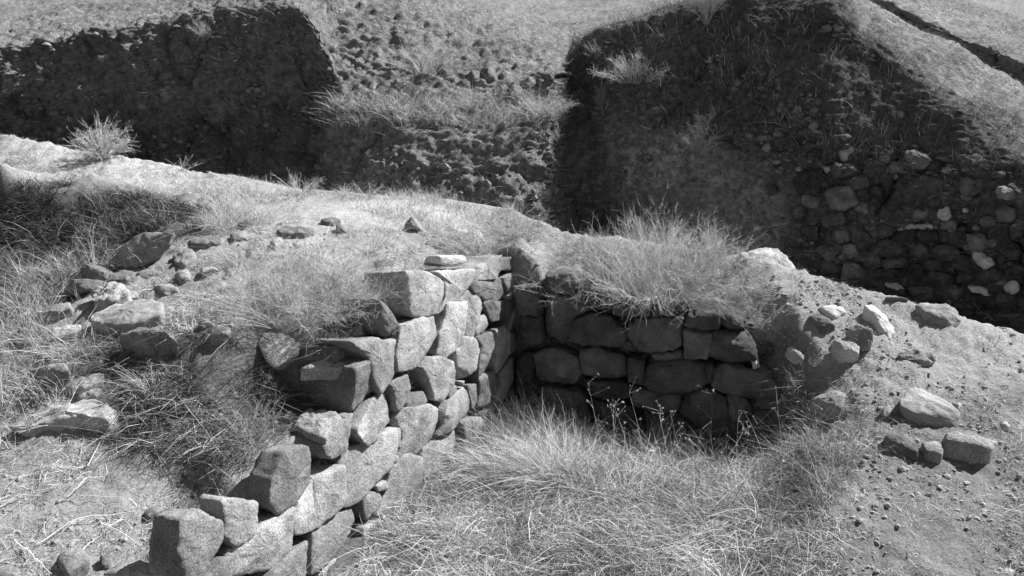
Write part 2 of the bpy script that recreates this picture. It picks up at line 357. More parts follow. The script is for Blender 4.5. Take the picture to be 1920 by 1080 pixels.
ht *= 1 + .25 * (1 - steep) * np.clip(billow(HP2 + Hn * .05, 5, 3, .6), -1, 1)
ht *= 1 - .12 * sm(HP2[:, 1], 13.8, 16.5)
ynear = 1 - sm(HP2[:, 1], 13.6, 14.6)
turf_shade = ynear * softpoly(hu, hv, [(1045, 90), (1300, -40), (1560, -40), (1700, 120), (1920, 230), (1920, 640), (1500, 640), (1450, 480), (1480, 330), (1250, 250), (1100, 210), (1045, 190)])
ht *= 1 - .45 * turf_shade  # unlit face of the right mound darkened in the turf tone
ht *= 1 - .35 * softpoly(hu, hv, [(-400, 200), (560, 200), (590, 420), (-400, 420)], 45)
earthface = softpoly(hu, hv, [(1130, 220), (1250, 230), (1420, 330), (1480, 420), (1450, 500), (1200, 500), (1130, 330)])
ht *= 1 + .5 * earthface
ht = np.clip(ht, .25, 1.8)
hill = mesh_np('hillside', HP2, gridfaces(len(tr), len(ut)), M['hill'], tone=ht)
tag(hill, 'eroded grassy hillside with cut earth banks behind the ruin', kind='structure')

def bvh(o):
    me = o.data; n = len(me.vertices); co = np.empty(n * 3, np.float32); me.vertices.foreach_get('co', co)
    pl = [tuple(p.vertices) for p in me.polygons]; return BVHTree.FromPolygons(co.reshape(-1, 3).tolist(), pl)
bvG = bvh(ground); bvH = bvh(hill)
def cast(u, v, which=None):
    d = Vector(ray(u, v)); best = None
    for t in ([bvG, bvH] if which is None else [which]):
        h = t.ray_cast(Vector((0, 0, 0)), d)
        if h[0] is not None and (best is None or h[3] < best[1]): best = (h[0], h[3])
    return np.array(best[0]) if best else atY(u, v, 8)

# ------------------------------------------------------------------ stones
def resample(poly, K, smooth=1):
    P = np.asarray(poly, float)
    for _ in range(smooth):
        Q = np.roll(P, -1, 0); P = np.stack([P * .93 + Q * .07, P * .07 + Q * .93], 1).reshape(-1, P.shape[1])
    Q = np.vstack([P, P[:1]]); s = np.concatenate([[0], np.cumsum(np.linalg.norm(np.diff(Q, axis=0), axis=1))])
    t = np.linspace(0, s[-1], K, endpoint=False)
    return np.stack([np.interp(t, s, Q[:, k]) for k in range(Q.shape[1])], 1)
def stone(name, poly3, n, depth, m, parent=None, lump=1., nchip=3, bulge=.02, rough=1.0, edge=.03, K=64, off=0., taper=.9, tiltr=.0, grow=1.03, back=None, seed=0):
    """block whose front face is poly3 (3-D points on a plane with outward normal n), extruded 'depth' along back"""
    rs = np.random.default_rng(seed + 99); n = np.asarray(n, float); n = n / np.linalg.norm(n); tl = rs.normal(0, tiltr, 3); bk = -n if back is None else np.asarray(back, float) / np.linalg.norm(back)
    O = resample(poly3, K); c = O.mean(0); O = c + (O - c) * grow; size = np.linalg.norm(O - c, axis=1).mean(); O = O + n * ((O - c) @ tl)[:, None]
    edge = min(edge, size * .25); V = []
    for s in (0.02, .15, .3, .45, .6, .72, .82, .9):
        V.append(c + (O - c) * s * (1 - edge / size * .6) + n * (off + bulge * (1 - s * s)))
    V.append(c + (O - c) * (1 - edge / size * .45) + n * (off - edge * .12))
    V.append(c + (O - c) * (1 - edge / size * .15) + n * (off - edge * .45))
    V.append(c + (O - c) * 1.0 + n * (off - edge))
    nd = max(4, int(depth / .022))
    for k in range(1, nd + 1):
        q = k / nd; V.append(c + (O - c) * (1 - (1 - taper) * q) + n * (off - edge) + bk * (depth * q))
    e = V[-1]; ce = e.mean(0)
    for s in (.85, .6, .3, .02): V.append(ce + (e - ce) * s + bk * edge * (1 - s) * .5)
    G = np.array(V); nr = len(G); a = np.roll(G, -1, 1) - np.roll(G, 1, 1); b = np.gradient(G, axis=0); N = np.cross(a, b)
    N /= np.linalg.norm(N, axis=-1, keepdims=True) + 1e-9
    if (N[3] @ n).mean() < 0: N = -N
    P = G.reshape(-1, 3); Nf = N.reshape(-1, 3); sd = np.array([seed * 7.13, seed * 3.7, seed * 1.9])
    amp = min(1., size / .14) * rough
    q = P * 1.0 + sd
    d = fbm(q, 4, 3, .5) * .007 * lump + billow(q, 11, 3, .55) * .0055 * lump + fbm(q, 40, 3, .6) * .0028
    # chipped facets
    fd = 0
    for _ in range(nchip):
        dv = rs.normal(size=3); dv /= np.linalg.norm(dv); pr = (P - c) @ dv; lim = np.quantile(pr, .93)
        fd = np.minimum(fd, -(np.clip(pr - lim, 0, None)) * .75)
        P = P - dv * (np.clip(pr - lim, 0, None) * .75)[:, None]
    P = P + Nf * (d * amp)[:, None]
    F = gridfaces(nr, K, wrap=True)
    o = mesh_np(name, P, F, m, parent)
    return o

wallA = empty('stone_wall', tuple(A0)); tag(wallA, 'ruined dry stone wall of big pitted blocks in full sun, running away beside the grassy pit', 'stone wall')
wallB = empty('stone_wall', tuple(B0)); tag(wallB, 'low dark dry stone wall in shade under the big straw coloured shrub', 'stone wall')
bpy.context.view_layer.update()
def under(parent):
    for o in list(C.objects):
        if o.parent is parent: o.matrix_parent_inverse = parent.matrix_world.inverted()
SA = [  # outline on the wall face, depth into the wall, material
 ([(944,483),(977,480),(999,468),(1000,478),(980,496),(958,507),(944,503)], .25, 's'),
 ([(981,492),(999,477),(1000,492),(992,530),(967,556),(955,556),(967,530),(978,505)], .2, 's'),
 ([(947,521),(966,508),(967,530),(958,548),(950,532)], .2, 's'),
 ([(878,528),(907,525),(942,521),(951,536),(958,547),(942,562),(929,567),(911,560),(892,548)], .25, 'd'),  # stone in shadow, its shade given by the dark material
 ([(874,499),(911,495),(923,482),(944,480),(945,508),(934,522),(907,526),(883,524)], .25, 's'),
 ([(974,549),(989,533),(996,535),(996,568),(986,596),(967,618),(963,615),(969,584),(972,565)], .2, 's'),
 ([(955,562),(970,556),(969,582),(955,595)], .2, 's'),
 ([(912,566),(955,566),(955,598),(922,602)], .22, 'd'),
 ([(832,481),(874,479),(879,489),(873,496),(854,500),(835,493)], .18, 'p'),
 ([(826,511),(884,507),(882,530),(857,565),(841,577),(829,587),(841,558),(838,524)], .28, 's'),
 ([(763,512),(800,510),(829,518),(838,529),(837,546),(826,584),(807,593),(785,592),(764,562)], .3, 's'),
 ([(879,546),(907,549),(909,580),(904,609),(892,631),(876,629),(880,590),(882,558)], .25, 's'),
 ([(852,562),(880,545),(882,556),(878,575)], .2, 's'),
 ([(841,571),(873,569),(880,577),(876,609),(867,640),(835,673),(825,662),(829,628),(837,596)], .26, 's'),
 ([(906,596),(917,589),(922,606),(911,622),(898,629),(896,618)], .12, 's'),
 ([(763,612),(810,595),(822,598),(824,634),(818,662),(791,685),(766,698),(749,695),(747,665),(756,625)], .3, 's'),
 ([(856,656),(873,634),(892,637),(900,659),(896,691),(870,714),(863,703),(857,678)], .25, 's'),
 ([(897,634),(921,625),(924,653),(918,684),(896,706),(898,688),(902,656)], .25, 's'),
 ([(930,621),(948,614),(957,628),(957,659),(948,679),(934,698),(934,665),(937,640)], .22, 's'),
 ([(962,621),(974,620),(972,650),(958,667)], .2, 's'),
 ([(794,691),(810,673),(829,671),(846,681),(849,716),(829,751),(816,748),(806,716)], .3, 's'),
 ([(905,701),(937,699),(937,722),(923,758),(901,762),(905,735)], .25, 's'),
 ([(938,700),(962,672),(965,705),(945,745),(928,758),(940,722)], .2, 's'),
 ([(733,721),(767,702),(775,728),(760,766),(750,770),(743,739)], .22, 's'),
 ([(665,643),(715,635),(725,640),(735,637),(748,640),(746,687),(737,713),(715,736),(703,705),(697,672)], .28, 's'),
 ([(665,828),(670,802),(704,754),(730,736),(742,769),(742,791),(711,824),(689,833)], .25, 's'),
 ([(752,787),(763,769),(804,762),(820,769),(823,798),(815,828),(785,854),(754,859),(762,821)], .3, 's'),
 ([(822,765),(870,728),(886,743),(886,769),(856,798),(822,822),(831,791)], .25, 's'),
 ([(881,724),(897,722),(901,750),(889,766)], .15, 's'),
 ([(607,836),(626,813),(659,784),(667,780),(657,824),(652,844),(615,866)], .25, 's'),
 ([(604,887),(615,880),(645,876),(647,910),(645,939),(626,962),(596,988),(592,954),(594,910)], .28, 's'),
 ([(648,873),(659,847),(741,806),(742,839),(733,876),(700,911),(681,936),(652,948)], .28, 's'),
 ([(741,803),(753,806),(751,843),(743,848)], .1, 's'),
 ([(793,858),(804,839),(857,808),(857,836),(844,866),(807,892),(799,900)], .25, 's'),
 ([(744,873),(770,854),(799,864),(799,902),(782,932),(759,951),(715,970),(729,932)], .28, 's'),
 ([(685,925),(715,922),(721,936),(708,961),(693,975),(688,961)], .15, 's'),
 ([(530,852),(565,838),(585,843),(597,854),(595,887),(574,922),(552,948),(522,958),(506,939),(508,900)], .15, 's'),
 ([(567,936),(593,902),(596,987),(585,1007),(556,1003),(552,976)], .25, 's'),
 ([(593,999),(667,954),(671,980),(656,1007),(633,1037),(607,1062),(585,1074),(589,1036)], .26, 's'),
 ([(685,991),(727,975),(731,1021),(708,1055),(685,1074),(674,1082),(681,1036)], .26, 's'),
 ([(424,945),(433,938),(484,943),(482,991),(474,1007),(441,1025),(426,1006),(428,973)], .14, 's'),
 ([(437,1036),(507,980),(552,954),(549,995),(544,1032),(511,1066),(441,1082)], .26, 's'),
 ([(511,1073),(541,1039),(581,1018),(586,1050),(578,1090),(500,1096)], .26, 's'),
 ([(341,980),(374,961),(416,984),(418,1006),(400,1040),(374,1092),(333,1092)], .16, 's'),
 ([(607,1073),(644,1043),(681,1024),(678,1065),(667,1090),(600,1100)], .26, 's'),
 ([(378,1096),(422,1050),(437,1046),(437,1100)], .2, 's'),
 ([(707,911),(726,902),(731,917),(712,922)], .1, 'p'), ([(855,714),(870,714),(868,723)], .08, 'p'),
 ([(841,728),(856,723),(858,736),(841,748)], .1, 's'), ([(740,849),(752,854),(750,871),(739,865)], .1, 'p'),
 ([(863,791),(907,780),(904,813),(878,840),(870,806)], .2, 's'),
 ([(775,742),(800,735),(808,752),(795,765),(770,770)], .2, 'd'),
 ([(908,775),(935,760),(925,790),(905,810)], .2, 's'),
 ([(440,1110),(500,1100),(520,1140),(430,1180),(360,1180)], .26, 's'), ([(590,1105),(660,1095),(650,1160),(560,1180)], .26, 's'),
 ([(545,1100),(585,1098),(560,1160),(500,1180)], .26, 's'),
]
MM = dict(s=M['stone'], d=M['stone_dark'], p=M['stone_pale'], b=M['stone_back'], w=M['stone_white'], t=M['stripe'])
def cen(poly): return np.mean(np.array(poly, float), 0)
for k, (poly, dep, mt) in enumerate(SA):
    big_ = len(poly) > 5
    pts = [atPlane(u, v, A0, nA) for u, v in poly]
    stone('stone', pts, nA, dep, MM[mt], wallA, bulge=.012 if big_ else .006, edge=.013 if big_ else .008, off=random.uniform(-.022, .012), seed=k + 1, grow=1.10, tiltr=.06, K=84, nchip=2, lump=.9)
# the shaded end stone with a sunlit shoulder
pts = [atPlane(u, v, A0, nA) for u, v in [(712,562),(724,567),(756,618),(740,636),(724,630),(716,600)]]
stone('stone', pts, nA, .26, M['stone'], wallA, bulge=.02, seed=77)
nE = np.array([-Adir[0], -Adir[1], .12]); nE /= np.linalg.norm(nE)
def endblock(poly, corner, length, seed, mt='s', lump=1.2):
    p0 = atPlane(corner[0], corner[1], A0, nA); pts = [atPlane(u, v, p0, nE) for u, v in poly]
    return stone('stone', pts, nE, length, MM[mt], wallA, bulge=.01, edge=.012, seed=seed, grow=1.0, lump=lump, K=84, taper=.96, back=Adir)
endblock([(551,684),(600,676),(640,684),(668,692),(664,735),(657,776),(620,771),(580,762),(546,738)], (668, 692), .30, 801)
p0 = atPlane(604, 828, A0, nA) + np.array([0, 0, .02])
pts = [atPlane(u, v, p0, np.array([-.15, -.1, 1.])) for u, v in [(535,790),(556,772),(582,765),(625,769),(651,779),(622,800),(604,826),(568,806)]]
stone('stone', pts, np.array([-.15, -.1, 1.]), .13, M['stone'], wallA, bulge=.01, edge=.012, seed=803, grow=1.0, lump=2, back=(0, 0, -1), taper=1.0)
R7 = lambda L: [(940 + x / 2.4547, 500 + y / 2.4547) for x, y in L]
SB = [
 [(195,210),(215,160),(240,145),(345,160),(395,200),(330,240),(300,330),(240,365),(190,330)],
 [(310,270),(400,230),(500,240),(560,300),(567,350),(520,375),(330,370),(302,320)],
 [(575,300),(640,250),(830,240),(832,370),(700,390),(590,380),(575,340)], [(845,290),(977,298),(976,340),(945,422),(850,422)],
 [(985,298),(1110,305),(1160,380),(1165,420),(1080,437),(958,432),(965,360)], [(1000,225),(1060,222),(1125,258),(1127,292),(1050,288),(1000,250)],
 [(855,205),(1000,215),(995,285),(960,287),(850,282)], [(150,410),(240,385),(340,420),(362,480),(330,545),(180,525)],
 [(370,392),(430,385),(560,420),(582,522),(500,512),(440,522),(375,492)], [(585,430),(652,430),(656,542),(590,532)],
 [(660,480),(700,432),(850,427),(932,460),(947,540),(880,572),(740,582),(668,542)], [(945,440),(977,450),(972,542),(950,552)],
 [(980,480),(1040,450),(1150,490),(1200,475),(1260,480),(1312,560),(1312,602),(1200,606),(1060,592),(978,562)],
 [(830,620),(900,580),(1000,592),(1030,640),(1052,762),(960,785),(860,702),(823,660)], [(1040,602),(1140,622),(1162,680),(1152,762),(1062,762)],
 [(1172,668),(1312,668),(1332,740),(1322,812),(1180,817),(1150,740)], [(380,530),(560,540),(602,600),(480,612),(380,582)],
 [(610,560),(812,592),(812,662),(700,672),(610,642)], [(700,398),(832,393),(842,422),(710,427)], [(1150,425),(1175,422),(1190,465),(1160,475)],
 [(1060,780),(1200,825),(1332,822),(1300,950),(1150,962),(1060,870)], [(880,795),(1050,790),(1050,900),(900,892)], [(640,682),(820,682),(850,782),(680,782)],
 [(420,630),(600,650),(612,762),(450,752)], [(180,560),(370,592),(402,702),(200,682)], [(60,422),(140,402),(150,522),(70,562)], [(80,240),(182,240),(186,352),(100,382)],
 [(1325,690),(1390,660),(1440,700),(1410,790),(1340,800)], [(500,160),(640,150),(680,235),(520,225)], [(690,165),(830,170),(840,225),(700,235)],
 [(400,100),(490,110),(500,190),(410,190)],[(60,100),(170,90),(185,220),(80,225)],[(200,40),(330,40),(350,130),(230,130)],
]
for k, poly in enumerate(SB):
    pts = [atPlane(u, v, B0, nB) for u, v in R7(poly)]
    sm_ = k in (18, 19, 9, 11)
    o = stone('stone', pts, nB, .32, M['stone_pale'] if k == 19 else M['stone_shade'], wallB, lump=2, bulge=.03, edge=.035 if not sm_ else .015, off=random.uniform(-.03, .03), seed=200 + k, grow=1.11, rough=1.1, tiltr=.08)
def chinking(wall, p0, n, outline, cnt, m):
    lo = np.min(outline, 0); hi = np.max(outline, 0); u = RNG.uniform(lo[0], hi[0], cnt); v = RNG.uniform(lo[1], hi[1], cnt); k = inpoly(u, v, outline)
    return np.array([atPlane(a, b, p0, n) - n * RNG.uniform(.09, .14) for a, b in zip(u[k], v[k])])
JOINTS = [(wallA, chinking(wallA, A0, nA, [(990,480),(1000,560),(960,700),(900,800),(760,960),(700,1100),(380,1100),(350,1000),(560,950),(650,850),(700,690),(770,620),(830,520)], 3000, None)),
          (wallB, chinking(wallB, B0, nB, [(1000,560),(1400,600),(1480,700),(1480,880),(1000,760)], 1500, None))]
under(wallA); under(wallB)

# back wall of rounded stones cut into the hillside
W0 = atY(1500, 490, 9.5); W1 = atY(1920, 602, 8.0)
wd = W1 - W0; wd[2] = 0; wd /= np.linalg.norm(wd); nC = np.array([wd[1], -wd[0], .12]); nC /= np.linalg.norm(nC)
wallC = empty('stone_wall', tuple(W0)); tag(wallC, 'far revetment of rounded rubble stones, deep in shade at the foot of the right hill', 'stone wall')
bpy.context.view_layer.update()
RC = [(320,115,78,88,'w',-15),(310,205,145,75,'b',5),(190,200,80,38,'w',5),(105,265,160,140,'b',0),(462,212,120,130,'b',20),(280,355,145,125,'b+',-10),
 (365,268,130,80,'d',10),(120,378,110,78,'d',0),(480,328,70,85,'b',20),(400,408,90,60,'b+',15),(240,475,130,72,'b+',-5),(365,552,95,110,'b+',5),(505,535,120,80,'b',0),
 (590,452,105,60,'b+',0),(715,442,130,62,'b+',-3),(850,440,70,62,'w',-30),(700,508,345,38,'w',-2),(995,290,150,100,'b+',8),(1135,230,80,36,'b+',-10),(1000,165,215,75,'b',5),
 (800,180,68,62,'b',0),(850,138,85,28,'b+',10),(695,150,150,90,'d',5),(570,185,110,70,'d',0),(630,568,120,90,'b',5),(760,565,115,70,'b',0),(912,578,150,110,'b',-10),
 (1040,605,150,95,'d',5),(965,422,34,24,'w',0),(975,518,130,40,'b',15),(525,632,190,78,'b+',5),(700,642,120,100,'b',20),(865,655,150,90,'b+',10),(1062,695,110,72,'w',12),
 (425,685,130,88,'b+',10),(572,702,150,70,'b+',0),(772,722,120,70,'b',0),(960,712,140,80,'b',15),(1220,645,110,80,'b+',0),(500,768,182,74,'b+',0),(690,785,100,120,'b',0),
 (830,795,145,72,'b',8),(972,790,105,48,'b+',0),(1105,775,110,80,'b',5),(1215,845,80,66,'w',5),(558,832,140,40,'w',8),(722,862,125,80,'b+',0),(890,872,115,85,'b+',10),
 (1045,855,150,38,'w',8),(1200,992,150,34,'b+',3),(1065,925,145,85,'b',5),(1252,745,80,100,'b',0),(1252,540,85,95,'b',0),(205,640,120,90,'b+',20),(105,545,100,80,'b',0),
 (60,440,90,60,'b',40),(285,555,100,100,'d',0),(325,645,110,70,'d',0),(345,750,130,85,'d',0),(210,735,110,70,'b',0),(1190,440,110,90,'d',0),(1180,330,90,70,'d',0),
 (1160,690,60,70,'b',0),(600,930,130,70,'b',0),(780,945,130,60,'b',0),(940,985,130,60,'b',0),(1190,910,130,70,'b',0),(1330,600,110,90,'b',0),(1340,700,100,80,'b',0),
 (1340,800,110,80,'b',0),(1340,900,120,80,'b',0),(1330,1000,120,80,'b',0),(1330,480,100,80,'b',0),(1100,480,110,60,'d',0),(600,60,110,34,'b',5),(680,75,60,20,'b+',5),
 (-100,310,70,60,'b',0),(30,600,100,60,'b',30),(870,500,90,60,'d',0),(140,120,60,50,'b',0),(1450,650,110,90,'b',0),(1450,750,110,90,'b',0),(1450,850,110,90,'b',0),(1450,950,110,90,'b',0)]
M['stone_back+'] = mat('back_wall_grey_stone', .12, .4, 9, 8, bump=.8, bscale=30, speck=.2, bdist=.03)  # slightly lighter grey for some far wall stones
for k, (x, y, w, h, mt, rot) in enumerate(RC):
    u0, v0 = 1480 + x / 2.918, 250 + y / 2.918
    hp = cast(u0, v0, bvH); rs = np.random.default_rng(500 + k); na = 8
    poly = []
    for i in range(na):
        a = 2 * math.pi * i / na + rs.uniform(-.22, .22); rr = rs.uniform(.8, 1.16); ex = .7
        cx, cy = math.copysign(abs(math.cos(a)) ** ex, math.cos(a)), math.copysign(abs(math.sin(a)) ** ex, math.sin(a))
        dx, dy = cx * w / 2 * rr / 2.918, cy * h / 2 * rr / 2.918; t = R(rot)
        poly.append((u0 + dx * math.cos(t) - dy * math.sin(t), v0 + dx * math.sin(t) + dy * math.cos(t)))
    pts = [atPlane(u, v, hp, nC) for u, v in poly]
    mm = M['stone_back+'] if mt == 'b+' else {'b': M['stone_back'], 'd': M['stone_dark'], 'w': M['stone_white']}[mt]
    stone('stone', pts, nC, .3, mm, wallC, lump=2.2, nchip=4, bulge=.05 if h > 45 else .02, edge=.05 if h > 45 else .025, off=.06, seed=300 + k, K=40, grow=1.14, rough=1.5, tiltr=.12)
under(wallC)

# ------------------------------------------------------------------ loose stones, each a thing of its own
ROCKP = []
def rock(poly, h, label, mt='s', tilt=(0, 0), cat='rock', name='rock', group=None, rough=1.0, sink=.10, bulge=.012, n=None, dep=None, seed=[900], follow=.9, lump=1.6, toward=.04):
    """flat-topped rock: poly is the outline of its top, h its height above the ground"""
    ROCKP.append(poly); c = cen(poly); g = cast(c[0], c[1] if n is None else max(q[1] for q in poly) - 2, bvG); seed[0] += 1
    e_ = .16; zz = rbf_eval(fitP, np.array([[g[0] + e_, g[1]], [g[0] - e_, g[1]], [g[0], g[1] + e_], [g[0], g[1] - e_]]))
    gx_, gy_ = np.clip([(zz[0] - zz[1]) / (2 * e_), (zz[2] - zz[3]) / (2 * e_)], -.8, .8) * follow
    nn = np.array([tilt[0] - gx_, tilt[1] - gy_, 1.]) if n is None else np.array(n, float); nn /= np.linalg.norm(nn)
    h *= .6; p0 = g + np.array([0, 0, h]) if n is None else g * (1 - toward / np.linalg.norm(g))
    pts = [atPlane(u, v, p0, nn) for u, v in poly]
    o = stone(name, pts, nn, (h * .7 + sink * .6) if dep is None else dep, MM[mt], None, lump=lump * rough, bulge=bulge, edge=.012, seed=seed[0], taper=1.02 if n is None else .8, K=64,
              grow=1.0, back=(0, 0, -1) if n is None else None)
    recentre(o); tag(o, label, cat, group); return o
L4 = lambda L: [(x / 2.4547, 380 + y / 2.4547) for x, y in L]
L8 = lambda L: [(1280 + x / 1.6875, 440 + y / 1.6875) for x, y in L]
L2 = lambda L: [(x / 3.177, 740 + y / 3.177) for x, y in L]
F_ = (-.25, -.9, .42)
rock(L4([(500,270),(560,205),(610,165),(640,140),(700,130),(800,135),(792,180),(745,220),(690,275),(620,300),(540,300)]), .1, 'tall standing slab with a curved top at the edge of the dark hollow', n=F_, dep=.12)
rock(L4([(365,300),(420,278),(475,310),(487,360),(440,372),(370,345)]), .05, 'dark angular rock below the left end of the curved standing slab', 'd', n=F_, dep=.2)
rock(L4([(325,350),(425,350),(432,385),(340,430),(270,445)]), .05, 'black wedge of rock, lowest of the dark pieces beside the hollow', 'd', n=F_, dep=.2)
rock(L4([(500,330),(560,310),(640,318),(575,350),(490,360)]), .06, 'pale flat stone just under the foot of the standing slab')
rock(L4([(410,400),(440,375),(520,370),(585,400),(510,440),(420,450)]), .12, 'rough crumbly rock between the black wedge and the broad flat slab', 's', rough=1.8)
rock(L4([(410,520),(540,455),(700,440),(748,457),(742,510),(620,558),(510,563),(410,545)]), .17, 'broad pale flat topped slab, the largest on the left flank of the mound', 'p')
rock(L4([(545,602),(640,585),(815,588),(830,605),(750,617),(560,614)]), .17, 'thin topped block with a bright upper edge, below the broad flat slab')
rock(L4([(135,500),(200,482),(345,448),(330,480),(270,500),(180,508)]), .10, 'long narrow flat stone at the rim of the dark hollow, left of the crumbly rock')
rock(L4([(215,592),(300,565),(365,558),(372,600),(235,625)]), .05, 'small grey flat stone left of the broad pale slab')
rock(L4([(85,560),(150,530),(190,560),(150,600),(90,600)]), .08, 'dark rough rock among weeds, leftmost of the upper stones', 'd')
rock(L4([(128,768),(200,752),(300,745),(315,765),(285,778),(135,780)]), .2, 'upright dark block with a square front, half hidden by weeds on the left')
rock(L4([(305,835),(400,790),(472,778),(475,812),(385,862),(310,855)]), .07, 'pale rounded stone just right of the upright dark block', 'p')
rock(L4([(330,890),(420,855),(480,850),(440,885),(360,905)]), .04, 'low flat stone between the rounded stone and the long pointed slab')
rock(L4([(20,1042),(150,975),(300,932),(440,905),(552,915),(548,965),(500,1000),(380,985),(240,1010),(100,1050)]), .1, 'long pointed pale slab with a dark broken front edge, at the left of the picture', 'p', rough=1.6)
rock(L4([(790,322),(860,303),(885,330),(830,352)]), .06, 'small white stone on the mound under the dry twigs', 'p')
rock(L4([(858,165),(960,150),(1030,160),(1045,192),(940,192),(870,185)]), .08, 'flat stone ledge in the grass right of the standing slab')
rock(L4([(800,215),(870,210),(900,250),(830,290),(800,270)]), .08, 'knobbly rock in dry grass between the standing slab and the flat ledge')
rock(L4([(1035,310),(1065,300),(1070,330),(1040,335)]), .07, 'little dark cornered stone on the mound beside the fuzzy shrub', 'd')
rock(L4([(915,300),(990,292),(1010,308),(930,320)]), .05, 'thin pale stone left of the little dark cornered one', 'p')
rock(L4([(425,730),(480,718),(502,748),(430,757)]), .06, 'grey stone sunk in weeds above the pale rounded stone')
rock(L4([(950,590),(1000,560),(1060,570),(1040,610),(970,620)]), .06, 'pale chip lying left of the upturned streaked slab', 'p')
rock([(517,432),(535,423),(560,424),(590,428),(570,437),(525,437)], .05, 'flat dark stone on the bare path, at its front edge', 'd')
rock([(626,436),(629,416),(636,418),(652,436)], .06, 'small dark triangular stone standing on the mound top', 'd', n=F_, dep=.1)
rock([(752,430),(760,416),(770,404),(781,415),(790,431)], .07, 'cone shaped rock standing in the grass near the middle of the mound top', 's', n=F_, dep=.14)
rock([(600,412),(622,405),(640,409),(618,416)], .04, 'thin dark stone behind the triangular one, farthest on the path', 'd')
rock([(443,418),(468,413),(480,420),(455,426)], .06, 'small dark stone at the left end of the path', 'd')
rock([(468,613),(507,602),(562,641),(559,663),(514,691),(496,674)], .12, 'upturned slab with a faintly streaked face, leaning at the broken end of the sunlit wall', 't', n=(-.05, -.6, .8), dep=.1, toward=.16, lump=.6)
rock([(640,628),(652,622),(663,628),(655,636)], .03, 'small white pebble in front of the shaded boulder on the wall top', 'w')
rock([(560,690),(600,672),(640,671),(665,684),(690,682),(660,690),(600,688)], .02, 'thin sunlit slab capping the big dark ended block')
rock(L4([(620,325),(700,300),(745,318),(665,345)]), .05, 'flat stone with a dark edge between the standing slab and the dry twigs', 's')
rock(L4([(1238,175),(1285,158),(1312,182),(1262,198)]), .05, 'pale rounded stone bedded in the path front, left of the fuzzy shrub', 'p')
rock(L4([(1130,215),(1190,203),(1212,238),(1150,252)]), .05, 'grey stone at the back edge of the wide fuzzy shrub', 's')
rock(L4([(55,602),(120,588),(142,636),(72,650)]), .07, 'rough stone by the left margin, under the leftmost dark rock', 's')
rock(L4([(742,628),(800,618),(822,638),(762,648)]), .04, 'small bright flake at the right end of the thin topped block', 'p')
rock(L4([(900,545),(955,528),(985,558),(922,580)]), .04, 'bright chip between the broad flat slab and the upturned streaked slab', 'p')
rock(L4([(1058,142),(1120,132),(1145,158),(1070,166)]), .05, 'low stone at the foot of the tall bleached tuft', 's')
rock(L4([(1345,182),(1380,170),(1402,190),(1362,202)]), .04, 'small grey stone in front of the flat dark stone of the path', 's')
rock(L4([(700,380),(790,370),(830,395),(760,420)]), .04, 'half buried flat stone in the litter above the broad flat slab', 'p')
rock(L4([(560,410),(620,400),(640,425),(590,440)]), .05, 'small cracked stone touching the right side of the crumbly rock', 's')
rock(L4([(150,690),(240,670),(280,700),(190,720)]), .06, 'flat stone in weeds above the upright dark block', 's')
rock([(700,489),(732,486),(740,495),(712,500)], .04, 'small dark flat stone above the top course of the sunlit wall', 'd')
rock([(795,452),(825,447),(838,456),(808,462)], .04, 'little stone on the mound top in front of the cone shaped rock', 's')
# right shoulder
rock(L8([(205,55),(250,42),(292,40),(330,68),(358,95),(355,122),(300,100),(225,80)]), .10, 'large craggy rock on the crest, right of the big shrub', 's', rough=2)
rock(L8([(172,62),(190,50),(208,56),(210,78),(182,85)]), .08, 'small pale round stone touching the craggy crest rock', 'p')
rock(L8([(560,160),(640,157),(700,178),(717,198),(650,195),(590,185)]), .07, 'flat layered rock at the crest, next right from the craggy one', 'p', rough=1.5)
rock(L8([(735,222),(780,216),(845,218),(868,240),(888,272),(855,276),(780,250)]), .09, 'smooth boulder at the crest, a dark hole in its front', 's')
rock(L8([(1032,296),(1060,297),(1090,305),(1085,322),(1045,312)]), .05, 'pale stone at the far right edge of the picture on the crest', 'p')
rock(L8([(422,222),(470,218),(505,226),(522,245),(480,262)]), .035, 'pale flat slab lying flush in the earth above the dark rocks', 'w')
rock(L8([(575,222),(600,218),(645,255),(676,300),(682,336),(655,325),(620,280),(600,250)]), .06, 'curved white slab standing on edge, tallest of the right slope', 'w', tilt=(.45, -.2))
rock(L8([(518,318),(530,292),(555,283),(600,300),(616,335),(600,365),(565,372)]), .1, 'dark rounded boulder in front of the curved white slab', 's', n=(-.3, -.85, .4), dep=.16)
rock(L8([(472,335),(500,325),(535,322),(562,350),(555,378),(500,362)]), .14, 'lit topped block left of the dark rounded boulder', 's')
rock(L8([(392,252),(430,244),(470,265),(490,292),(440,290)]), .08, 'dark rock partly covered by dry weeds, left of the lit topped block', 'd')
rock(L8([(655,372),(720,362),(790,352),(812,385),(805,408),(750,400),(700,388)]), .07, 'craggy low rock right of the dark boulder, its front broken into lumps', 's', rough=2.2)
rock(L8([(678,535),(715,482),(775,478),(830,515),(882,565),(865,580),(740,565)]), .10, 'large flat pale slab half way down the right slope', 'p')
rock(L8([(805,630),(860,618),(935,620),(997,650),(990,682),(900,660),(830,650)]), .14, 'thick squared block jutting from the slope above its deep shadow', 's')
rock(L8([(400,522),(450,498),(517,488),(512,530),(495,550),(440,530)]), .16, 'two toned rock beside the right end of the shaded wall', 's')
rock(L8([(635,622),(700,632),(748,660),(745,690),(690,670),(640,645)]), .08, 'dark flat rock tucked under the pale slab', 'd')
rock(L8([(322,352),(350,350),(388,382),(380,397),(340,378)]), .025, 'thin pale flake between the shaded wall end and the lit topped block', 'p')
rock(L8([(630,548),(652,533),(664,556),(655,576),(632,572)]), .05, 'small dark stone at the left tip of the large pale slab', 'd')
rock(L8([(860,532),(878,528),(890,542),(872,552)]), .03, 'small pebble near the right corner of the large pale slab', 's')
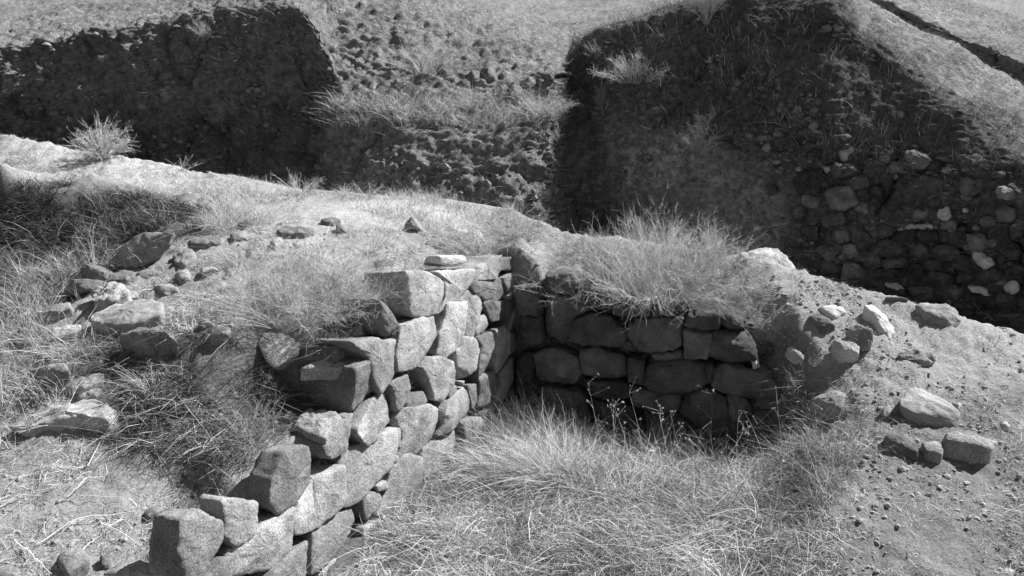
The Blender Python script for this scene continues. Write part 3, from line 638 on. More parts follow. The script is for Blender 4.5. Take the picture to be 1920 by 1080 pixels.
rock(L8([(733,398),(752,392),(768,402),(762,414),(738,414)]), .04, 'round cobble under the craggy low rock', 's')
rock(L8([(755,655),(800,650),(830,668),(820,700),(775,690)]), .1, 'grey stone wedged left of the thick squared block', 's')
rock(L8([(1000,590),(1025,590),(1042,605),(1020,610)]), .02, 'thin stone flake on the bare earth at the far right', 'p')
rock(L8([(480,215),(500,212),(510,222),(492,228)]), .03, 'tiny dark stone above the pale flush slab', 'd')
rock(L8([(640,195),(700,196),(716,206),(660,206)]), .03, 'thin ledge of rock just under the layered crest rock', 'd')
# lower left
rock(L2([(560,1045),(660,1010),(800,988),(940,985),(990,1030),(1003,1090),(600,1095)]), .07, 'smooth pale topped stone at the bottom edge of the picture, left', 's')
rock(L2([(335,935),(390,925),(500,912),(530,985),(400,1060),(345,1000)]), .06, 'earthy squared clod of stone above the bottom edge', 's')
rock(L2([(585,950),(640,945),(650,998),(600,1015)]), .06, 'small upright stone between the clod and the smooth stone', 's')
rock(L2([(855,700),(890,668),(935,658),(935,700),(880,725)]), .05, 'small grey stone in litter left of the lowest wall block', 's')
rock(L2([(-40,1020),(60,1010),(125,1030),(135,1100),(-60,1100)]), .04, 'rounded stone in the bottom left corner', 's')
rock(L2([(940,905),(1000,850),(1070,842),(1070,900),(1000,940)]), .05, 'shaded block end behind the lowest wall block', 'd')

# ------------------------------------------------------------------ vegetation
def strips(P0, D, L, W, bend, tone, seg=3, curl=.05):
    """thin curved blades. P0 (n,3) roots, D (n,3) unit growth, bend (n,3) tip offset/L, returns V,F,T,tone"""
    n = len(P0); rv = RNG.normal(size=(n, 3)); side = np.cross(D, rv); side /= np.linalg.norm(side, axis=1)[:, None] + 1e-9
    crl = np.cross(side, D); ph = RNG.uniform(0, 6.28, n); am = RNG.normal(0, curl, n); ts = np.linspace(0, 1, seg + 1); V = np.empty((n, 2 * seg + 1, 3))
    for k, t in enumerate(ts):
        c = P0 + D * (L * t)[:, None] + bend * (L * t * t)[:, None] + (side * np.sin(ph + 4.5 * t)[:, None] - side * np.sin(ph)[:, None] + crl * np.cos(ph + 5.5 * t)[:, None] - crl * np.cos(ph)[:, None]) * (L * am)[:, None]
        if k < seg:
            w = W * (1 - t * .7) * .5; V[:, 2 * k] = c - side * w[:, None]; V[:, 2 * k + 1] = c + side * w[:, None]
        else: V[:, 2 * k] = c
    m = 2 * seg + 1; base = (np.arange(n) * m)[:, None]
    F = np.concatenate([base + np.array([[2 * k, 2 * k + 1, 2 * k + 3, 2 * k + 2]]) for k in range(seg - 1)], 1).reshape(-1, 4)
    T = base + np.array([[2 * seg - 2, 2 * seg - 1, 2 * seg]])
    return V.reshape(-1, 3), F, T, np.repeat(tone, m)
class Acc:
    def __init__(s): s.V = []; s.F = []; s.T = []; s.t = []; s.n = 0
    def add(s, V, F, T, t):
        s.V.append(V); s.F.append(F + s.n); s.T.append(T + s.n); s.t.append(t); s.n += len(V)
    def build(s, name, m, parent=None):
        return mesh_np(name, np.concatenate(s.V), np.concatenate(s.F), m, parent, smooth=False, tone=np.concatenate(s.t), tris=np.concatenate(s.T))
GZ = Z.reshape(len(gy), len(gx)); GI = INS.reshape(len(gy), len(gx))
def sample_ground(n, x0=-5.5, x1=5.2, y0=2.0, y1=9.0):
    x = RNG.uniform(x0, x1, n); y = RNG.uniform(y0, y1, n)
    fx = (x - GX0) / GS; fy = (y - GY0) / GS; i = fy.astype(int); j = fx.astype(int); a = fx - j; b = fy - i
    z = GZ[i, j] * (1 - a) * (1 - b) + GZ[i, j + 1] * a * (1 - b) + GZ[i + 1, j] * (1 - a) * b + GZ[i + 1, j + 1] * a * b
    ins = GI[i, j]; return np.stack([x, y, z], 1), ins
HG = HP2.reshape(len(tr), len(ut), 3)
cellA = np.linalg.norm(np.cross(HG[1:, :-1] - HG[:-1, :-1], HG[:-1, 1:] - HG[:-1, :-1]), axis=-1)
vis = np.zeros_like(cellA); cu, cv = project(HG[:-1, :-1].reshape(-1, 3)); cu = cu.reshape(cellA.shape); cv = cv.reshape(cellA.shape)
okc = (cu > -150) & (cu < 2070) & (cv > -80) & (cv < 700)
wcell = (cellA * okc / (1 + np.maximum(0, HG[:-1, :-1, 1] - 13) * .35)).ravel(); wcum = np.cumsum(wcell); HillArea = wcum[-1]
def sample_hill(n):
    r = np.searchsorted(wcum, RNG.uniform(0, wcum[-1], n)); i, j = np.unravel_index(r, cellA.shape); a = RNG.random(n)[:, None]; b = RNG.random(n)[:, None]
    P = HG[i, j] * (1 - a) * (1 - b) + HG[i, j + 1] * a * (1 - b) + HG[i + 1, j] * (1 - a) * b + HG[i + 1, j + 1] * a * b
    return P, Hn.reshape(len(tr), len(ut), 3)[i, j]
def blades(acc, P, L0, L1, lean=.5, bend=.5, tone=(.7, 1.1), w=.0022, drift=(0, 0), clump=0, nrm=None, seg=3, curl=.05):
    n = len(P)
    if n == 0: return
    D = RNG.normal(size=(n, 3)) * lean; D[:, 2] = 1
    if nrm is not None: D += nrm * .7
    D[:, 0] += drift[0]; D[:, 1] += drift[1]
    if clump:
        D[:, 0] += clump * fbm(P, 2.2, 2); D[:, 1] += clump * fbm(P + 40, 2.2, 2)
    D /= np.linalg.norm(D, axis=1)[:, None]
    L = RNG.uniform(L0, L1, n) * (.6 + .8 * RNG.random(n))
    B = np.stack([RNG.normal(0, bend, n) + D[:, 0] * bend, RNG.normal(0, bend, n) + D[:, 1] * bend, -np.abs(RNG.normal(0, bend * .8, n))], 1)
    t = RNG.uniform(tone[0], tone[1], n) * np.clip(1 + .45 * fbm(P + 70, 2.6, 3), .35, 1.6)
    acc.add(*strips(P - D * .01, D, L, np.full(n, w) * RNG.uniform(.7, 1.4, n), B, t, seg, curl))
ROCKP.append([(960, 730), (1480, 730), (1490, 810), (1400, 825), (1250, 800), (1000, 750)])
ROCKP.append([(540, 1080), (650, 1080), (730, 940), (830, 860), (890, 780), (870, 740), (680, 800)])
def patch(poly, n, thr=None, fr=2.5, pit=None, **k):
    P, ins = sample_ground(n); u, v = project(P); keep = inpoly(u, v, poly)
    if pit is True: keep &= ins > .5
    if pit is False: keep &= ins < .5
    for rp in ROCKP:
        a_ = np.array(rp, float); lo, hi = a_.min(0), a_.max(0); bx = keep & (u > lo[0]) & (u < hi[0]) & (v > lo[1]) & (v < hi[1] + 45)
        ix = np.nonzero(bx)[0]
        if len(ix):
            ui, vi = u[ix], v[ix]; hit = inpoly(ui, vi, a_) | (inpoly(ui, vi - 16, a_) | inpoly(ui, vi - 34, a_)) & (RNG.random(len(ix)) < .8)
            keep[ix[hit]] = False
    if thr is not None: keep &= fbm(P + 3, fr, 3) + RNG.normal(0, .15, n) > thr
    return P[keep]
FULL = [(-400, -100), (2300, -100), (2300, 1500), (-400, 1500)]
# -- pit grass
g = Acc()
P = patch([(600, 700), (1500, 700), (1560, 860), (1600, 1300), (300, 1300)], 2200000, thr=-.35, fr=1.8, pit=True); 
u, v = project(P); d = 1 - .75 * sm(u, 1480, 1620); keep = (RNG.random(len(P)) < d) & (P[:, 1] < 5.2); P = P[keep]; P = P[:115000]
blades(g, P, .04, .13, lean=.9, bend=.6, tone=(.2, 1.15), w=.0032, clump=1.3, seg=4, curl=.16)
P = patch([(650, 820), (1500, 860), (1620, 1300), (450, 1300)], 260000, thr=.2, pit=True)[:8000]
blades(g, P, .10, .22, lean=.6, bend=.7, tone=(.4, 1.4), w=.0030, clump=1.2, seg=5, curl=.14)
P = patch([(1080, 835), (1500, 850), (1560, 780), (1620, 830), (1560, 960), (1100, 930)], 300000, thr=.05, fr=4)[:4200]
blades(g, P, .14, .34, lean=.3, bend=.35, tone=(.3, 1.1), w=.0024, clump=.5, seg=5, curl=.08)
P = patch([(860, 800), (1000, 770), (1120, 830), (1100, 930), (900, 930)], 300000, thr=-.1, fr=4, pit=True)[:4200]
blades(g, P, .16, .36, lean=.3, bend=.4, tone=(.4, 1.3), w=.0026, clump=.4, drift=(-.35, 0), seg=5, curl=.08)
tag(g.build('grass', M['straw']), 'tangled pale dry grass filling the pit', 'grass', kind='stuff')
gw = Acc(); P = patch([(650, 780), (1560, 800), (1640, 1300), (450, 1300)], 500000, thr=.0, fr=3.5, pit=True)[:18000]
blades(gw, P, .04, .12, lean=.8, bend=.6, tone=(.5, 2.2), w=.0035, curl=.15, clump=.8)
tag(gw.build('weeds', M['weed']), 'dark weeds and thatch between the pale grass of the pit', 'weeds', kind='stuff')
# -- mound top stubble and thin grass
g = Acc()
topg = [(330, 400), (700, 430), (1000, 440), (1030, 560), (860, 520), (640, 640), (540, 690), (300, 680), (200, 540)]
P = patch(topg, 620000, thr=-.05, pit=False)[:26000]
blades(g, P, .04, .10, lean=.8, bend=.5, tone=(.7, 1.25), w=.0022, clump=.6)
P = patch([(430, 470), (700, 480), (740, 600), (640, 650), (500, 600), (420, 560)], 420000, thr=-.1, pit=False)[:14000]
blades(g, P, .10, .22, lean=.45, bend=.5, tone=(.7, 1.2), w=.0018, clump=.5)
P = patch([(640, 345), (1060, 345), (1060, 450), (800, 430), (640, 385)], 420000, thr=-.05, pit=False)[:9000]
blades(g, P, .05, .16, lean=.4, bend=.4, tone=(.8, 1.3), w=.0022)
P = patch([(380, 350), (520, 360), (520, 420), (360, 440)], 300000, thr=-.1, pit=False)[:4000]
blades(g, P, .08, .22, lean=.4, bend=.4, tone=(.7, 1.2), w=.0022)
P = patch([(-50, 240), (480, 330), (700, 372), (480, 410), (300, 350), (-50, 300)], 300000, thr=-.15, pit=False)[:9000]
blades(g, P, .015, .05, lean=.6, bend=.4, tone=(.7, 1.2), w=.003)
tag(g.build('grass', M['straw']), 'thin dry stubble on top of the mound', 'grass', kind='stuff')
# -- right shoulder and dirt slope
g = Acc()
P = patch([(1000, 430), (1400, 470), (2000, 620), (2000, 1100), (1500, 1100), (1480, 660), (1050, 600)], 800000, thr=0.0, pit=None)
u, v = project(P); P = P[RNG.random(len(P)) < np.where(v > 820, .7, .9)][:60000]
blades(g, P, .012, .055, lean=1.0, bend=.5, tone=(.6, 1.2), w=.0022, clump=.5)
P = patch([(1480, 700), (1620, 760), (1700, 850), (1640, 900), (1580, 1000), (1480, 1080), (1440, 860)], 500000, thr=-.1)[:14000]
blades(g, P, .04, .12, lean=.7, bend=.6, tone=(.5, 1.1), w=.0022, clump=.8)
P = patch([(1020, 450), (1400, 480), (1420, 600), (1040, 600)], 420000, thr=-.2, pit=False)[:16000]
blades(g, P, .08, .2, lean=.5, bend=.5, tone=(.6, 1.15), w=.0018, clump=.5)
P = patch([(1820, 760), (1990, 700), (1990, 1100), (1880, 1000)], 300000, thr=.0)[:6000]
blades(g, P, .05, .14, lean=.8, bend=.6, tone=(.5, 1.1), w=.0022, clump=.5)
tag(g.build('grass', M['straw']), 'short trampled grass on the right hand slope', 'grass', kind='stuff')
# -- left flank: weeds
g = Acc(); gd = Acc()
hollow = [(-300, 330), (150, 345), (400, 395), (380, 430), (200, 520), (60, 620), (-300, 700)]
P = patch(hollow, 900000, thr=-.35, pit=False)[:52000]
blades(gd, P, .05, .16, lean=.7, bend=.5, tone=(.2, 1.5), w=.004, clump=.8, curl=.15)
P = patch(hollow, 500000, thr=.02, pit=False)[:6000]
blades(g, P, .10, .26, lean=.4, bend=.4, tone=(.35, .8), w=.0028, clump=.5)
P = patch([(-100, 470), (180, 520), (120, 620), (220, 700), (100, 800), (-100, 900)], 600000, thr=-.15, pit=False)[:8000]
blades(g, P, .10, .28, lean=.4, bend=.45, tone=(.3, 1.0), w=.0034, clump=.3)
lf = [(120, 620), (360, 620), (520, 650), (560, 760), (470, 880), (300, 900), (180, 830), (240, 740)]
P = patch(lf, 900000, thr=-.3, pit=False)[:26000]
blades(gd, P, .05, .16, lean=.7, bend=.6, tone=(.5, 1.8), w=.003, clump=.7)
P = patch(lf, 600000, thr=-.1, pit=False)[:17000]
blades(g, P, .05, .15, lean=.8, bend=.7, tone=(.3, 1.15), w=.0034, clump=.9)
P = patch([(-100, 800), (330, 820), (430, 920), (330, 1000), (260, 1200), (-100, 1200)], 600000, thr=-.1, pit=False)[:17000]
blades(g, P, .02, .09, lean=1.2, bend=.6, tone=(.5, 1.1), w=.0024, clump=.5)
P = patch([(560, 600), (700, 640), (640, 700), (600, 830), (480, 860), (380, 950), (300, 1000), (330, 900), (450, 780), (500, 680)], 900000, thr=-.4, pit=False)[:14000]
blades(gd, P, .04, .13, lean=.7, bend=.6, tone=(.5, 2.6), w=.003, clump=.7)
tag(gd.build('weeds', M['weed']), 'dark low weeds in the hollow and on the left flank of the mound', 'weeds', kind='stuff')
tag(g.build('grass', M['straw']), 'dry bleached grass and litter on the left flank', 'grass', kind='stuff')
# -- hillside
g = Acc(); gd = Acc()
P, Nn = sample_hill(600000); u, v = project(P)
st = 1 - sm(Nn[:, 2], .3, .7); fb = fbm(P, 1.3, 3)
lit = (P[:, 1] > 14.2) | (u < 1060) | inpoly(u, v, [(1540, -100), (1620, 60), (1750, 150), (1900, 215), (2300, 300), (2300, -100)])
k1 = lit & (st < .75) & (fb > -.35) & (P[:, 1] < 20)
k2 = (~lit) & (st < .97) & (v < 290 + (u > 1440) * 60) & (fb > -.5 + 1.0 * sm(v, 200, 320) * (u < 1480))
k3 = (u < 620) & (v > 180) & (fb > -.1)
q = RNG.random(len(P))
blades(g, P[k1 & (q < .4)], .03, .10, lean=.6, bend=.5, tone=(.4, .85), w=.005, nrm=Nn[k1 & (q < .4)], clump=.5)
blades(gd, P[k2 & (q < .9)], .04, .13, lean=.5, bend=.5, tone=(.7, 2.4), w=.0034, nrm=Nn[k2 & (q < .9)], clump=.4)
blades(g, P[k2 & (q > .93)], .12, .34, lean=.3, bend=.3, tone=(.35, .8), w=.006, nrm=Nn[k2 & (q > .93)])
blades(gd, P[k3 & (q < .5)], .08, .22, lean=.35, bend=.4, tone=(.4, 1.5), w=.006, nrm=Nn[k3 & (q < .5)])
led = (HG is not None) & inpoly(u, v, [(590, 180), (1055, 175), (1060, 235), (590, 240)])
blades(g, P[led], .12, .26, lean=.4, bend=.5, tone=(.6, 1.0), w=.006)
tag(gd.build('weeds', M['weed']), 'dark weeds on the shaded slopes of the hillside', 'weeds', kind='stuff')
tag(g.build('grass', M['straw']), 'coarse tufted grass over the sunlit hillside', 'grass', kind='stuff')

# -- shrubs: each a thing with stems and twigs
def tubes(paths, radii, tones):
    V = []; T = []; F = []; t = []; n = 0
    for pth, r, tn in zip(paths, radii, tones):
        m = len(pth); d = np.gradient(pth, axis=0); a = np.cross(d, [0.3, .5, .81]); a /= np.linalg.norm(a, axis=1)[:, None] + 1e-9
        b = np.cross(d, a); b /= np.linalg.norm(b, axis=1)[:, None] + 1e-9; rr = (r * np.linspace(1, .35, m))[:, None]
        for k in range(3):
            an = 2.094 * k; V.append(pth + (a * math.cos(an) + b * math.sin(an)) * rr)
        i = np.arange(m - 1)
        for k in range(3):
            o0, o1 = n + k * m, n + ((k + 1) % 3) * m; F.append(np.stack([o0 + i, o1 + i, o1 + i + 1, o0 + i + 1], 1))
        n += 3 * m; t.append(np.full(3 * m, tn))
    return np.concatenate(V), np.concatenate(F), np.concatenate(t)
def shrub(u, v, h, spread, label, stems=26, twigs=9, r=.0028, tone=(.7, 1.1), lean=(0, 0), surf=None, blade=0, name='dry_shrub', cat='shrub', fine=3, lift=0.55, seed=0, base=.05):
    rs = np.random.default_rng(1000 + seed + int(u)); p = cast(u, v, surf); p = p + np.array([0, 0, -.01])
    root = empty(name, tuple(p)); tag(root, label, cat)
    ps, rad, tn, ps2, rad2, tn2 = [], [], [], [], [], []
    for s in range(stems):
        a = rs.uniform(0, 2 * math.pi); o = rs.random() ** .6
        tip = np.array([math.cos(a) * spread * o + lean[0] * h, math.sin(a) * spread * o + lean[1] * h, h * (1 - .5 * o * o) * rs.uniform(.5, 1.12)])
        st = np.array([math.cos(a), math.sin(a), 0]) * base * o * spread * 2
        tt = np.linspace(0, 1, 6)[:, None]; mid = tip * np.array([.35, .35, .6])
        pth = st + 2 * tt * (1 - tt) * mid + tt * tt * tip + rs.normal(0, .012 * h, (6, 3)) * tt
        ps.append(pth); rad.append(r); tn.append(rs.uniform(*tone))
        for w in range(twigs):
            q = rs.uniform(.25, .98); k = q * 5; i = min(int(k), 4); s0 = pth[i] * (1 - (k - i)) + pth[i + 1] * (k - i)
            dr = pth[i + 1] - pth[i]; dr = dr / (np.linalg.norm(dr) + 1e-9) + rs.normal(0, .75, 3); dr[2] += .2; dr /= np.linalg.norm(dr)
            Lw = h * rs.uniform(.14, .34); sg = np.linspace(0, 1, 4)[:, None]; bn = rs.normal(0, .2, 3)
            tw = s0 + dr * sg * Lw + bn * sg * sg * Lw * .6
            ps2.append(tw); rad2.append(r * .5); tn2.append(rs.uniform(*tone))
            for f in range(fine):
                j = rs.integers(1, 4); s1 = tw[j]; d2 = dr + rs.normal(0, .7, 3); d2 /= np.linalg.norm(d2); L2_ = Lw * rs.uniform(.25, .5)
                ps2.append(s1 + d2 * np.linspace(0, 1, 3)[:, None] * L2_); rad2.append(r * .32); tn2.append(rs.uniform(*tone))
    V, F, t = tubes(ps, rad, tn); mesh_np('stems', V, F, M['twig'], root, tone=t)
    g = Acc(); V, F, t = tubes(ps2, rad2, tn2); g.add(V, F, np.zeros((0, 3), int), t)
    if blade:
        a = rs.uniform(0, 2 * math.pi, blade); o = rs.random(blade) ** .5 * spread * .7
        P = np.stack([np.cos(a) * o, np.sin(a) * o, np.zeros(blade)], 1) * .8
        D = P / (spread + 1e-6) * .6 + rs.normal(0, .38, (blade, 3)); D[:, 0] += lean[0]; D[:, 1] += lean[1]; D[:, 2] = 1; D /= np.linalg.norm(D, axis=1)[:, None]
        L = h * rs.uniform(.25, 1.05, blade); B = D * np.array([1, 1, 0]) * .6 + np.stack([rs.normal(0, .35, blade), rs.normal(0, .35, blade), -rs.random(blade) * .7], 1)
        g.add(*strips(P, D, L, np.full(blade, r * 1.1), B, rs.uniform(tone[0], tone[1], blade), 6, .07))
    g.build('twigs_blades', M['twig'], root)  # fine twigs, plus grass blades where given
    return root
shrub(192, 299, .38, .32, 'pale leafless shrub standing alone on the left ridge against the dark bank', stems=44, twigs=12, r=.004, seed=1)
shrub(560, 366, .26, .30, 'feathery straw tuft on the back ridge, at the left end of the path', stems=16, twigs=6, r=.003, blade=160, seed=2)
shrub(690, 374, .18, .2, 'small leafy sprig on the back ridge above the middle of the path', stems=9, twigs=6, r=.003, seed=3)
shrub(340, 322, .16, .22, 'low flowering stalks on the ridge, right of the leafless shrub', stems=14, twigs=3, r=.003, seed=4)
shrub(1225, 560, .64, .60, 'big feathery straw coloured shrub crowning the shaded wall', stems=150, twigs=15, r=.0024, tone=(.7, 1.3), blade=450, lean=(.08, 0), seed=5, base=.22)
shrub(1090, 560, .38, .40, 'drooping grassy shrub in the corner where the two near walls meet', stems=50, twigs=9, r=.002, tone=(.45, .95), blade=250, seed=6, base=.25)
shrub(1335, 488, .36, .22, 'slender feathery shrub on the crest, right behind the big one', stems=20, twigs=9, r=.003, seed=7)
shrub(757, 592, .26, .17, 'thin upright sprig growing from a joint at the top of the sunlit wall', stems=30, twigs=7, r=.0016, seed=8)
shrub(560, 590, .34, .42, 'wide fuzzy grass shrub on the mound left of the sunlit wall', stems=90, twigs=14, r=.0014, tone=(.6, 1.1), blade=450, seed=9, base=.3)
shrub(650, 560, .24, .32, 'smaller fuzzy tuft merging with the right side of the wide one', stems=40, twigs=8, r=.0015, tone=(.6, 1.1), blade=250, seed=10, base=.3)
shrub(470, 560, .22, .3, 'loose fuzzy tuft at the left of the wide grass shrub', stems=30, twigs=8, r=.0015, tone=(.6, 1.1), blade=150, seed=11, base=.3)
shrub(700, 470, .30, .30, 'sparse spidery sprig on the flat mound top', stems=18, twigs=5, r=.0016, seed=12)
shrub(890, 465, .2, .32, 'low bushy tuft on the mound top near the far end of the sunlit wall', stems=46, twigs=8, r=.0018, tone=(.4, 1.0), blade=300, seed=13, base=.3)
shrub(975, 440, .3, .3, 'upright grass tuft behind the far end of the sunlit wall', stems=18, twigs=5, r=.002, blade=260, seed=14)
shrub(420, 425, .34, .3, 'tall bleached grass tuft at the left end of the path', stems=20, twigs=5, r=.002, blade=420, seed=15)
shrub(285, 735, .22, .24, 'bright splayed weed in front of the thin topped block on the left', stems=18, twigs=5, r=.0026, tone=(.6, 1.1), blade=120, seed=16)
shrub(470, 760, .18, .26, 'shaggy weed below the streaked slab', stems=30, twigs=6, r=.002, tone=(.3, .8), blade=60, seed=17, base=.4)
shrub(470, 830, .2, .26, 'shaggy weed beside the crowned end block of the wall', stems=30, twigs=7, r=.002, tone=(.4, .9), blade=260, seed=18)
shrub(50, 640, .4, .3, 'tall dry weed at the left margin beside the stones', stems=16, twigs=6, r=.0022, tone=(.5, 1.0), blade=200, seed=19)
shrub(110, 790, .22, .4, 'spreading bleached twigs at the tip of the long pointed slab', stems=12, twigs=5, r=.003, seed=20, tone=(.7, 1.1))
shrub(180, 520, .4, .22, 'tall thin stalks rising in front of the dark hollow', stems=12, twigs=5, r=.002, tone=(.6, 1.1), seed=21)
shrub(275, 500, .3, .16, 'thin stalks growing in front of the standing slab', stems=8, twigs=3, r=.002, tone=(.7, 1.1), seed=22)
shrub(1620, 650, .12, .16, 'little dry weed between the lit block and the white slab', stems=16, twigs=5, r=.0015, seed=23)
shrub(1490, 740, .22, .10, 'hanging weeds at the right end of the shaded wall', stems=18, twigs=6, r=.0016, tone=(.4, .9), seed=24)
shrub(1040, 900, .42, .30, 'tall leaning tussock of pale grass, highest in the pit', stems=20, twigs=3, r=.002, tone=(.8, 1.2), blade=1300, lean=(-.35, .1), seed=25, base=.12, name='grass_tussock', cat='tussock')
shrub(880, 1010, .18, .26, 'low curling tussock near the foot of the sunlit wall', stems=12, twigs=3, r=.002, blade=700, lean=(-.2, 0), seed=26, base=.12, name='grass_tussock', cat='tussock')
shrub(1200, 1000, .16, .32, 'broad flattened tussock in the middle foreground of the pit', stems=12, twigs=3, r=.002, blade=1000, lean=(-.3, -.2), seed=27, base=.12, name='grass_tussock', cat='tussock')
# hillside shrubs
shrub(1190, 155, .42, .55, 'pale bushy shrub on the left flank of the shaded hill', stems=60, twigs=15, r=.0042, tone=(.7, 1.2), surf=bvH, seed=30, base=.2)
shrub(1310, 290, .55, .40, 'feathery weed on the cracked earth face of the hill', stems=30, twigs=15, r=.0036, tone=(.5, .9), surf=bvH, seed=31)
shrub(1325, 45, .75, .35, 'tall pale plume like shrub near the top of the shaded hill', stems=50, twigs=15, r=.0042, tone=(.6, 1.0), surf=bvH, seed=32)
shrub(800, 135, .45, .55, 'hazy pale shrub on the middle hump of the sunlit hillside', stems=50, twigs=15, r=.0036, tone=(.7, 1.1), surf=bvH, seed=33, base=.2)
shrub(1010, 215, .3, .45, 'bright feathery shrub at the right tip of the hillside ledge', stems=60, twigs=15, r=.0036, tone=(.8, 1.2), surf=bvH, seed=34, base=.2)
shrub(880, 205, .28, .35, 'pale tuft on the hillside ledge under the overhang', stems=30, twigs=12, r=.0036, surf=bvH, seed=35)
shrub(1120, 110, .3, .25, 'small grey weed at the mouth of the gully', stems=20, twigs=12, r=.0036, tone=(.4, .8), surf=bvH, seed=36)
shrub(1130, 210, .4, .35, 'bare branching weed low beside the gully', stems=14, twigs=12, r=.0042, tone=(.4, .8), surf=bvH, seed=37)
shrub(385, 75, .3, .28, 'small pale bush hanging at the lip of the left bank', stems=40, twigs=12, r=.0042, tone=(.6, .9), surf=bvH, seed=38)
shrub(1200, 430, .45, .3, 'dark flowering weed at the foot of the earth face', stems=20, twigs=12, r=.004, tone=(.3, .8), surf=bvH, seed=39)

# -- seed-head stalks in front of the shaded wall
rs = np.random.default_rng(42)
stalks = [(1210, 880), (1255, 890), (1300, 905), (1325, 880), (1180, 860), (1405, 915), (1440, 905), (1130, 850), (1350, 920), (1280, 870), (1230, 905), (1475, 880), (1500, 850), (1160, 890), (1380, 890)]
def stalk_thing(u, v, h, label, group, k):
    p = cast(u, v, bvG); root = empty('seed_stalk', tuple(p)); tag(root, label, 'dry stalk', group)
    ps = []; rad = []; tn = []; hd = []; 
    ln = rs.normal(0, .12, 2); tt = np.linspace(0, 1, 7)[:, None]; tip = np.array([ln[0], ln[1], h]); pth = tt * tip + np.array([ln[1], ln[0], 0]) * tt * (1 - tt) * .5
    ps.append(pth); rad.append(.0016); tn.append(rs.uniform(.7, 1.0))
    for b in range(9):
        i = rs.integers(2, 7); d = rs.normal(0, 1, 3); d[2] = abs(d[2]) + .3; d /= np.linalg.norm(d); L = h * rs.uniform(.08, .28); q = pth[min(i, 6)] + d * np.linspace(0, 1, 3)[:, None] * L
        ps.append(q); rad.append(.001); tn.append(.9); hd.append(q[-1])
    V, F, t = tubes(ps, rad, tn); mesh_np('stem', V, F, M['twig'], root, tone=t)
    for c in hd:
        g = Acc(); n = 9; D = rs.normal(size=(n, 3)); D /= np.linalg.norm(D, axis=1)[:, None]
        g.add(*strips(np.repeat(c[None], n, 0), D, rs.uniform(.3, 1.2) * rs.uniform(.007, .014, n), np.full(n, .0045), D * .2, np.full(n, rs.uniform(.7, 1.3)), 2))
        g.build('seed_head', M['twig'], root)
for k, (u, v) in enumerate(stalks):
    stalk_thing(u, v, rs.uniform(.35, .6), 'thin dry stalk with pale seed heads standing in front of the shaded wall', 'seed stalks before the shaded wall', k)

# -- fallen sticks, lower left
def stick(px, r, label):
    pts = []
    for i, (u, v) in enumerate(px):
        p = cast(u, v, bvG); pts.append(p + np.array([0, 0, r + .012 + (.02 if 0 < i < len(px) - 1 else 0)]))
    pts = np.array(pts); s = np.linspace(0, len(pts) - 1, 14); P = np.stack([np.interp(s, np.arange(len(pts)), pts[:, k]) for k in range(3)], 1)
    P[1:-1] = (P[:-2] + P[2:] + 2 * P[1:-1]) / 4 + rs.normal(0, .0015, (12, 3))
    V, F, t = tubes([P], [r * .85], [1.0]); o = mesh_np('dry_stick', V, F, M['twig'], tone=t * 1.15); recentre(o); tag(o, label, 'stick')
stick([(70, 1027), (150, 982), (222, 970)], .005, 'long pale forked stick on the litter, lower left')
stick([(110, 1008), (140, 990), (165, 976)], .003, 'short twig lying against the long forked stick')
stick([(28, 1018), (60, 1050), (98, 1082)], .004, 'stick running down to the bottom edge at the left')
stick([(132, 1064), (165, 1035), (192, 1008)], .0035, 'grey stick leaning on the earthy clod')
stick([(190, 986), (230, 1010), (268, 1030)], .0035, 'stick slanting down to the right towards the lowest wall block')
stick([(0, 958), (36, 940), (80, 935)], .0045, 'bent stick touching the left margin')
stick([(110, 946), (150, 940), (230, 937)], .003, 'almost level stick above the long forked one')
stick([(152, 854), (158, 838), (184, 833)], .003, 'hooked twig under the long pointed slab')
stick([(128, 937), (158, 916), (160, 908), (195, 898)], .0045, 'crooked white stick in the middle of the litter')
stick([(298, 977), (311, 973), (324, 970)], .008, 'short thick white bone like stick')
stick([(165, 878), (185, 850), (190, 832)], .004, 'steep pale twig in the short grass of the left flank')
stick([(262, 715), (300, 723), (345, 733)], .004, 'white twig pointing right out of the splayed weed')
stick([(308, 785), (335, 822), (345, 840)], .003, 'thin curved stem in the dark weeds')
stick([(1265, 827), (1300, 850), (1328, 875)], .005, 'pale broken reed leaning before the shaded wall')

# -- rubble and pebbles

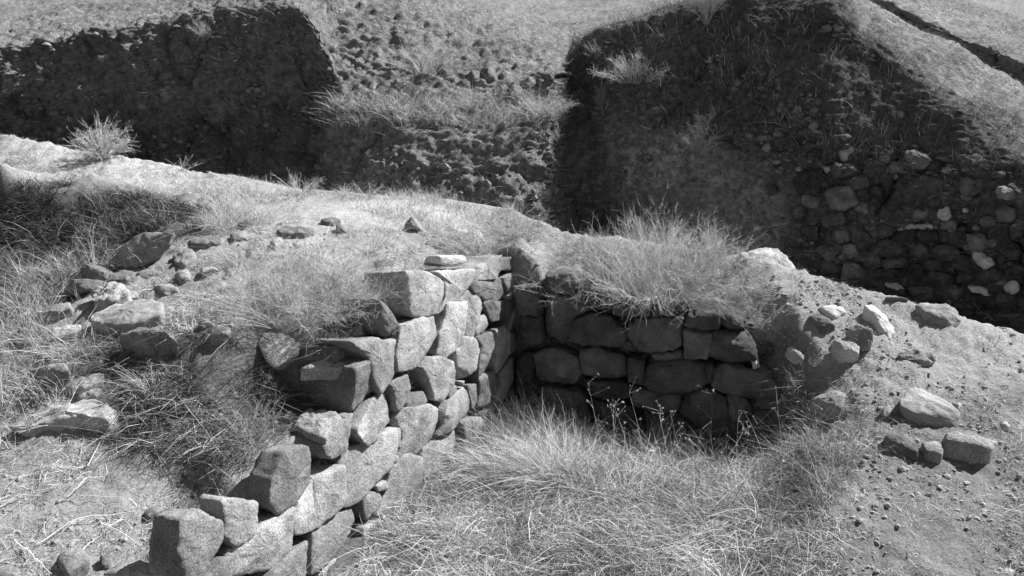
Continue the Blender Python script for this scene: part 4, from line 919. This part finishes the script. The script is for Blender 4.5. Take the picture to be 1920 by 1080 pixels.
def pebbles(P, s0, s1, name, label, m, nrm=None):
    ico = []
    t = (1 + 5 ** .5) / 2
    v = np.array([(-1,t,0),(1,t,0),(-1,-t,0),(1,-t,0),(0,-1,t),(0,1,t),(0,-1,-t),(0,1,-t),(t,0,-1),(t,0,1),(-t,0,-1),(-t,0,1)], float); v /= np.linalg.norm(v[0])
    f = np.array([(0,11,5),(0,5,1),(0,1,7),(0,7,10),(0,10,11),(1,5,9),(5,11,4),(11,10,2),(10,7,6),(7,1,8),(3,9,4),(3,4,2),(3,2,6),(3,6,8),(3,8,9),(4,9,5),(2,4,11),(6,2,10),(8,6,7),(9,8,1)])
    n = len(P); s = s0 * (s1 / s0) ** (RNG.random(n) ** 2.2)
    V = v[None] * (1 + RNG.uniform(-.3, .3, (n, 12, 1))) * s[:, None, None] * RNG.uniform(.6, 1.3, (n, 1, 3)) * np.array([1, 1, .7])
    V = V + P[:, None]
    o = mesh_np(name, V.reshape(-1, 3), None, m, smooth=False, tris=(f[None] + (np.arange(n) * 12)[:, None, None]).reshape(-1, 3))
    if label: tag(o, label, 'gravel', kind='stuff')
    return o
P = np.concatenate([patch([(-50, 880), (340, 900), (430, 960), (330, 1100), (-50, 1100)], 120000, thr=-.1, pit=False)[:4500],
    patch([(1400, 480), (1950, 620), (1950, 1080), (1560, 1080), (1500, 640)], 200000, thr=.05, fr=1.6)[:6500],
    patch(topg, 60000, thr=0.0, pit=False)[:2200]])
pebbles(P, .003, .02, 'rubble', 'crumbs of stone and clods scattered over the bare earth', M['soil_peb'] if 'soil_peb' in M else mat('clod', .27, .4, 30, 4))
for w_, P in JOINTS:
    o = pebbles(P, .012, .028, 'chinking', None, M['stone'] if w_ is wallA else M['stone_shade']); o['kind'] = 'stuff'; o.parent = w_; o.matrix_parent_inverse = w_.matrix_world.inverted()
P, Nn = sample_hill(60000); u, v = project(P); st = 1 - sm(Nn[:, 2], .3, .7)
P = P[(st > .5) & (fbm(P, 1.5, 3) > -.1)][:7000]
pebbles(P, .012, .075, 'rubble', 'clods and small stones bedded in the cut earth banks', mat('bank_clod', .16, .5, 6, 8, bump=.6, bscale=30))
g = Acc(); P, Nn = sample_hill(90000); u, v = project(P); st = 1 - sm(Nn[:, 2], .3, .7)
k = (st > .5) & (fbm(P + 9, 1.2, 3) > .05)
P = P[k][:9000]; blades(g, P, .06, .22, lean=.5, bend=.6, tone=(.25, .75), w=.006, nrm=Nn[k][:9000] * .7)
tag(g.build('grass', M['straw']), 'sparse roots and dead grass on the cut banks', 'grass', kind='stuff')
print('objects', len(C.objects), 'faces', sum(len(o.data.polygons) for o in C.objects if o.type == 'MESH'))
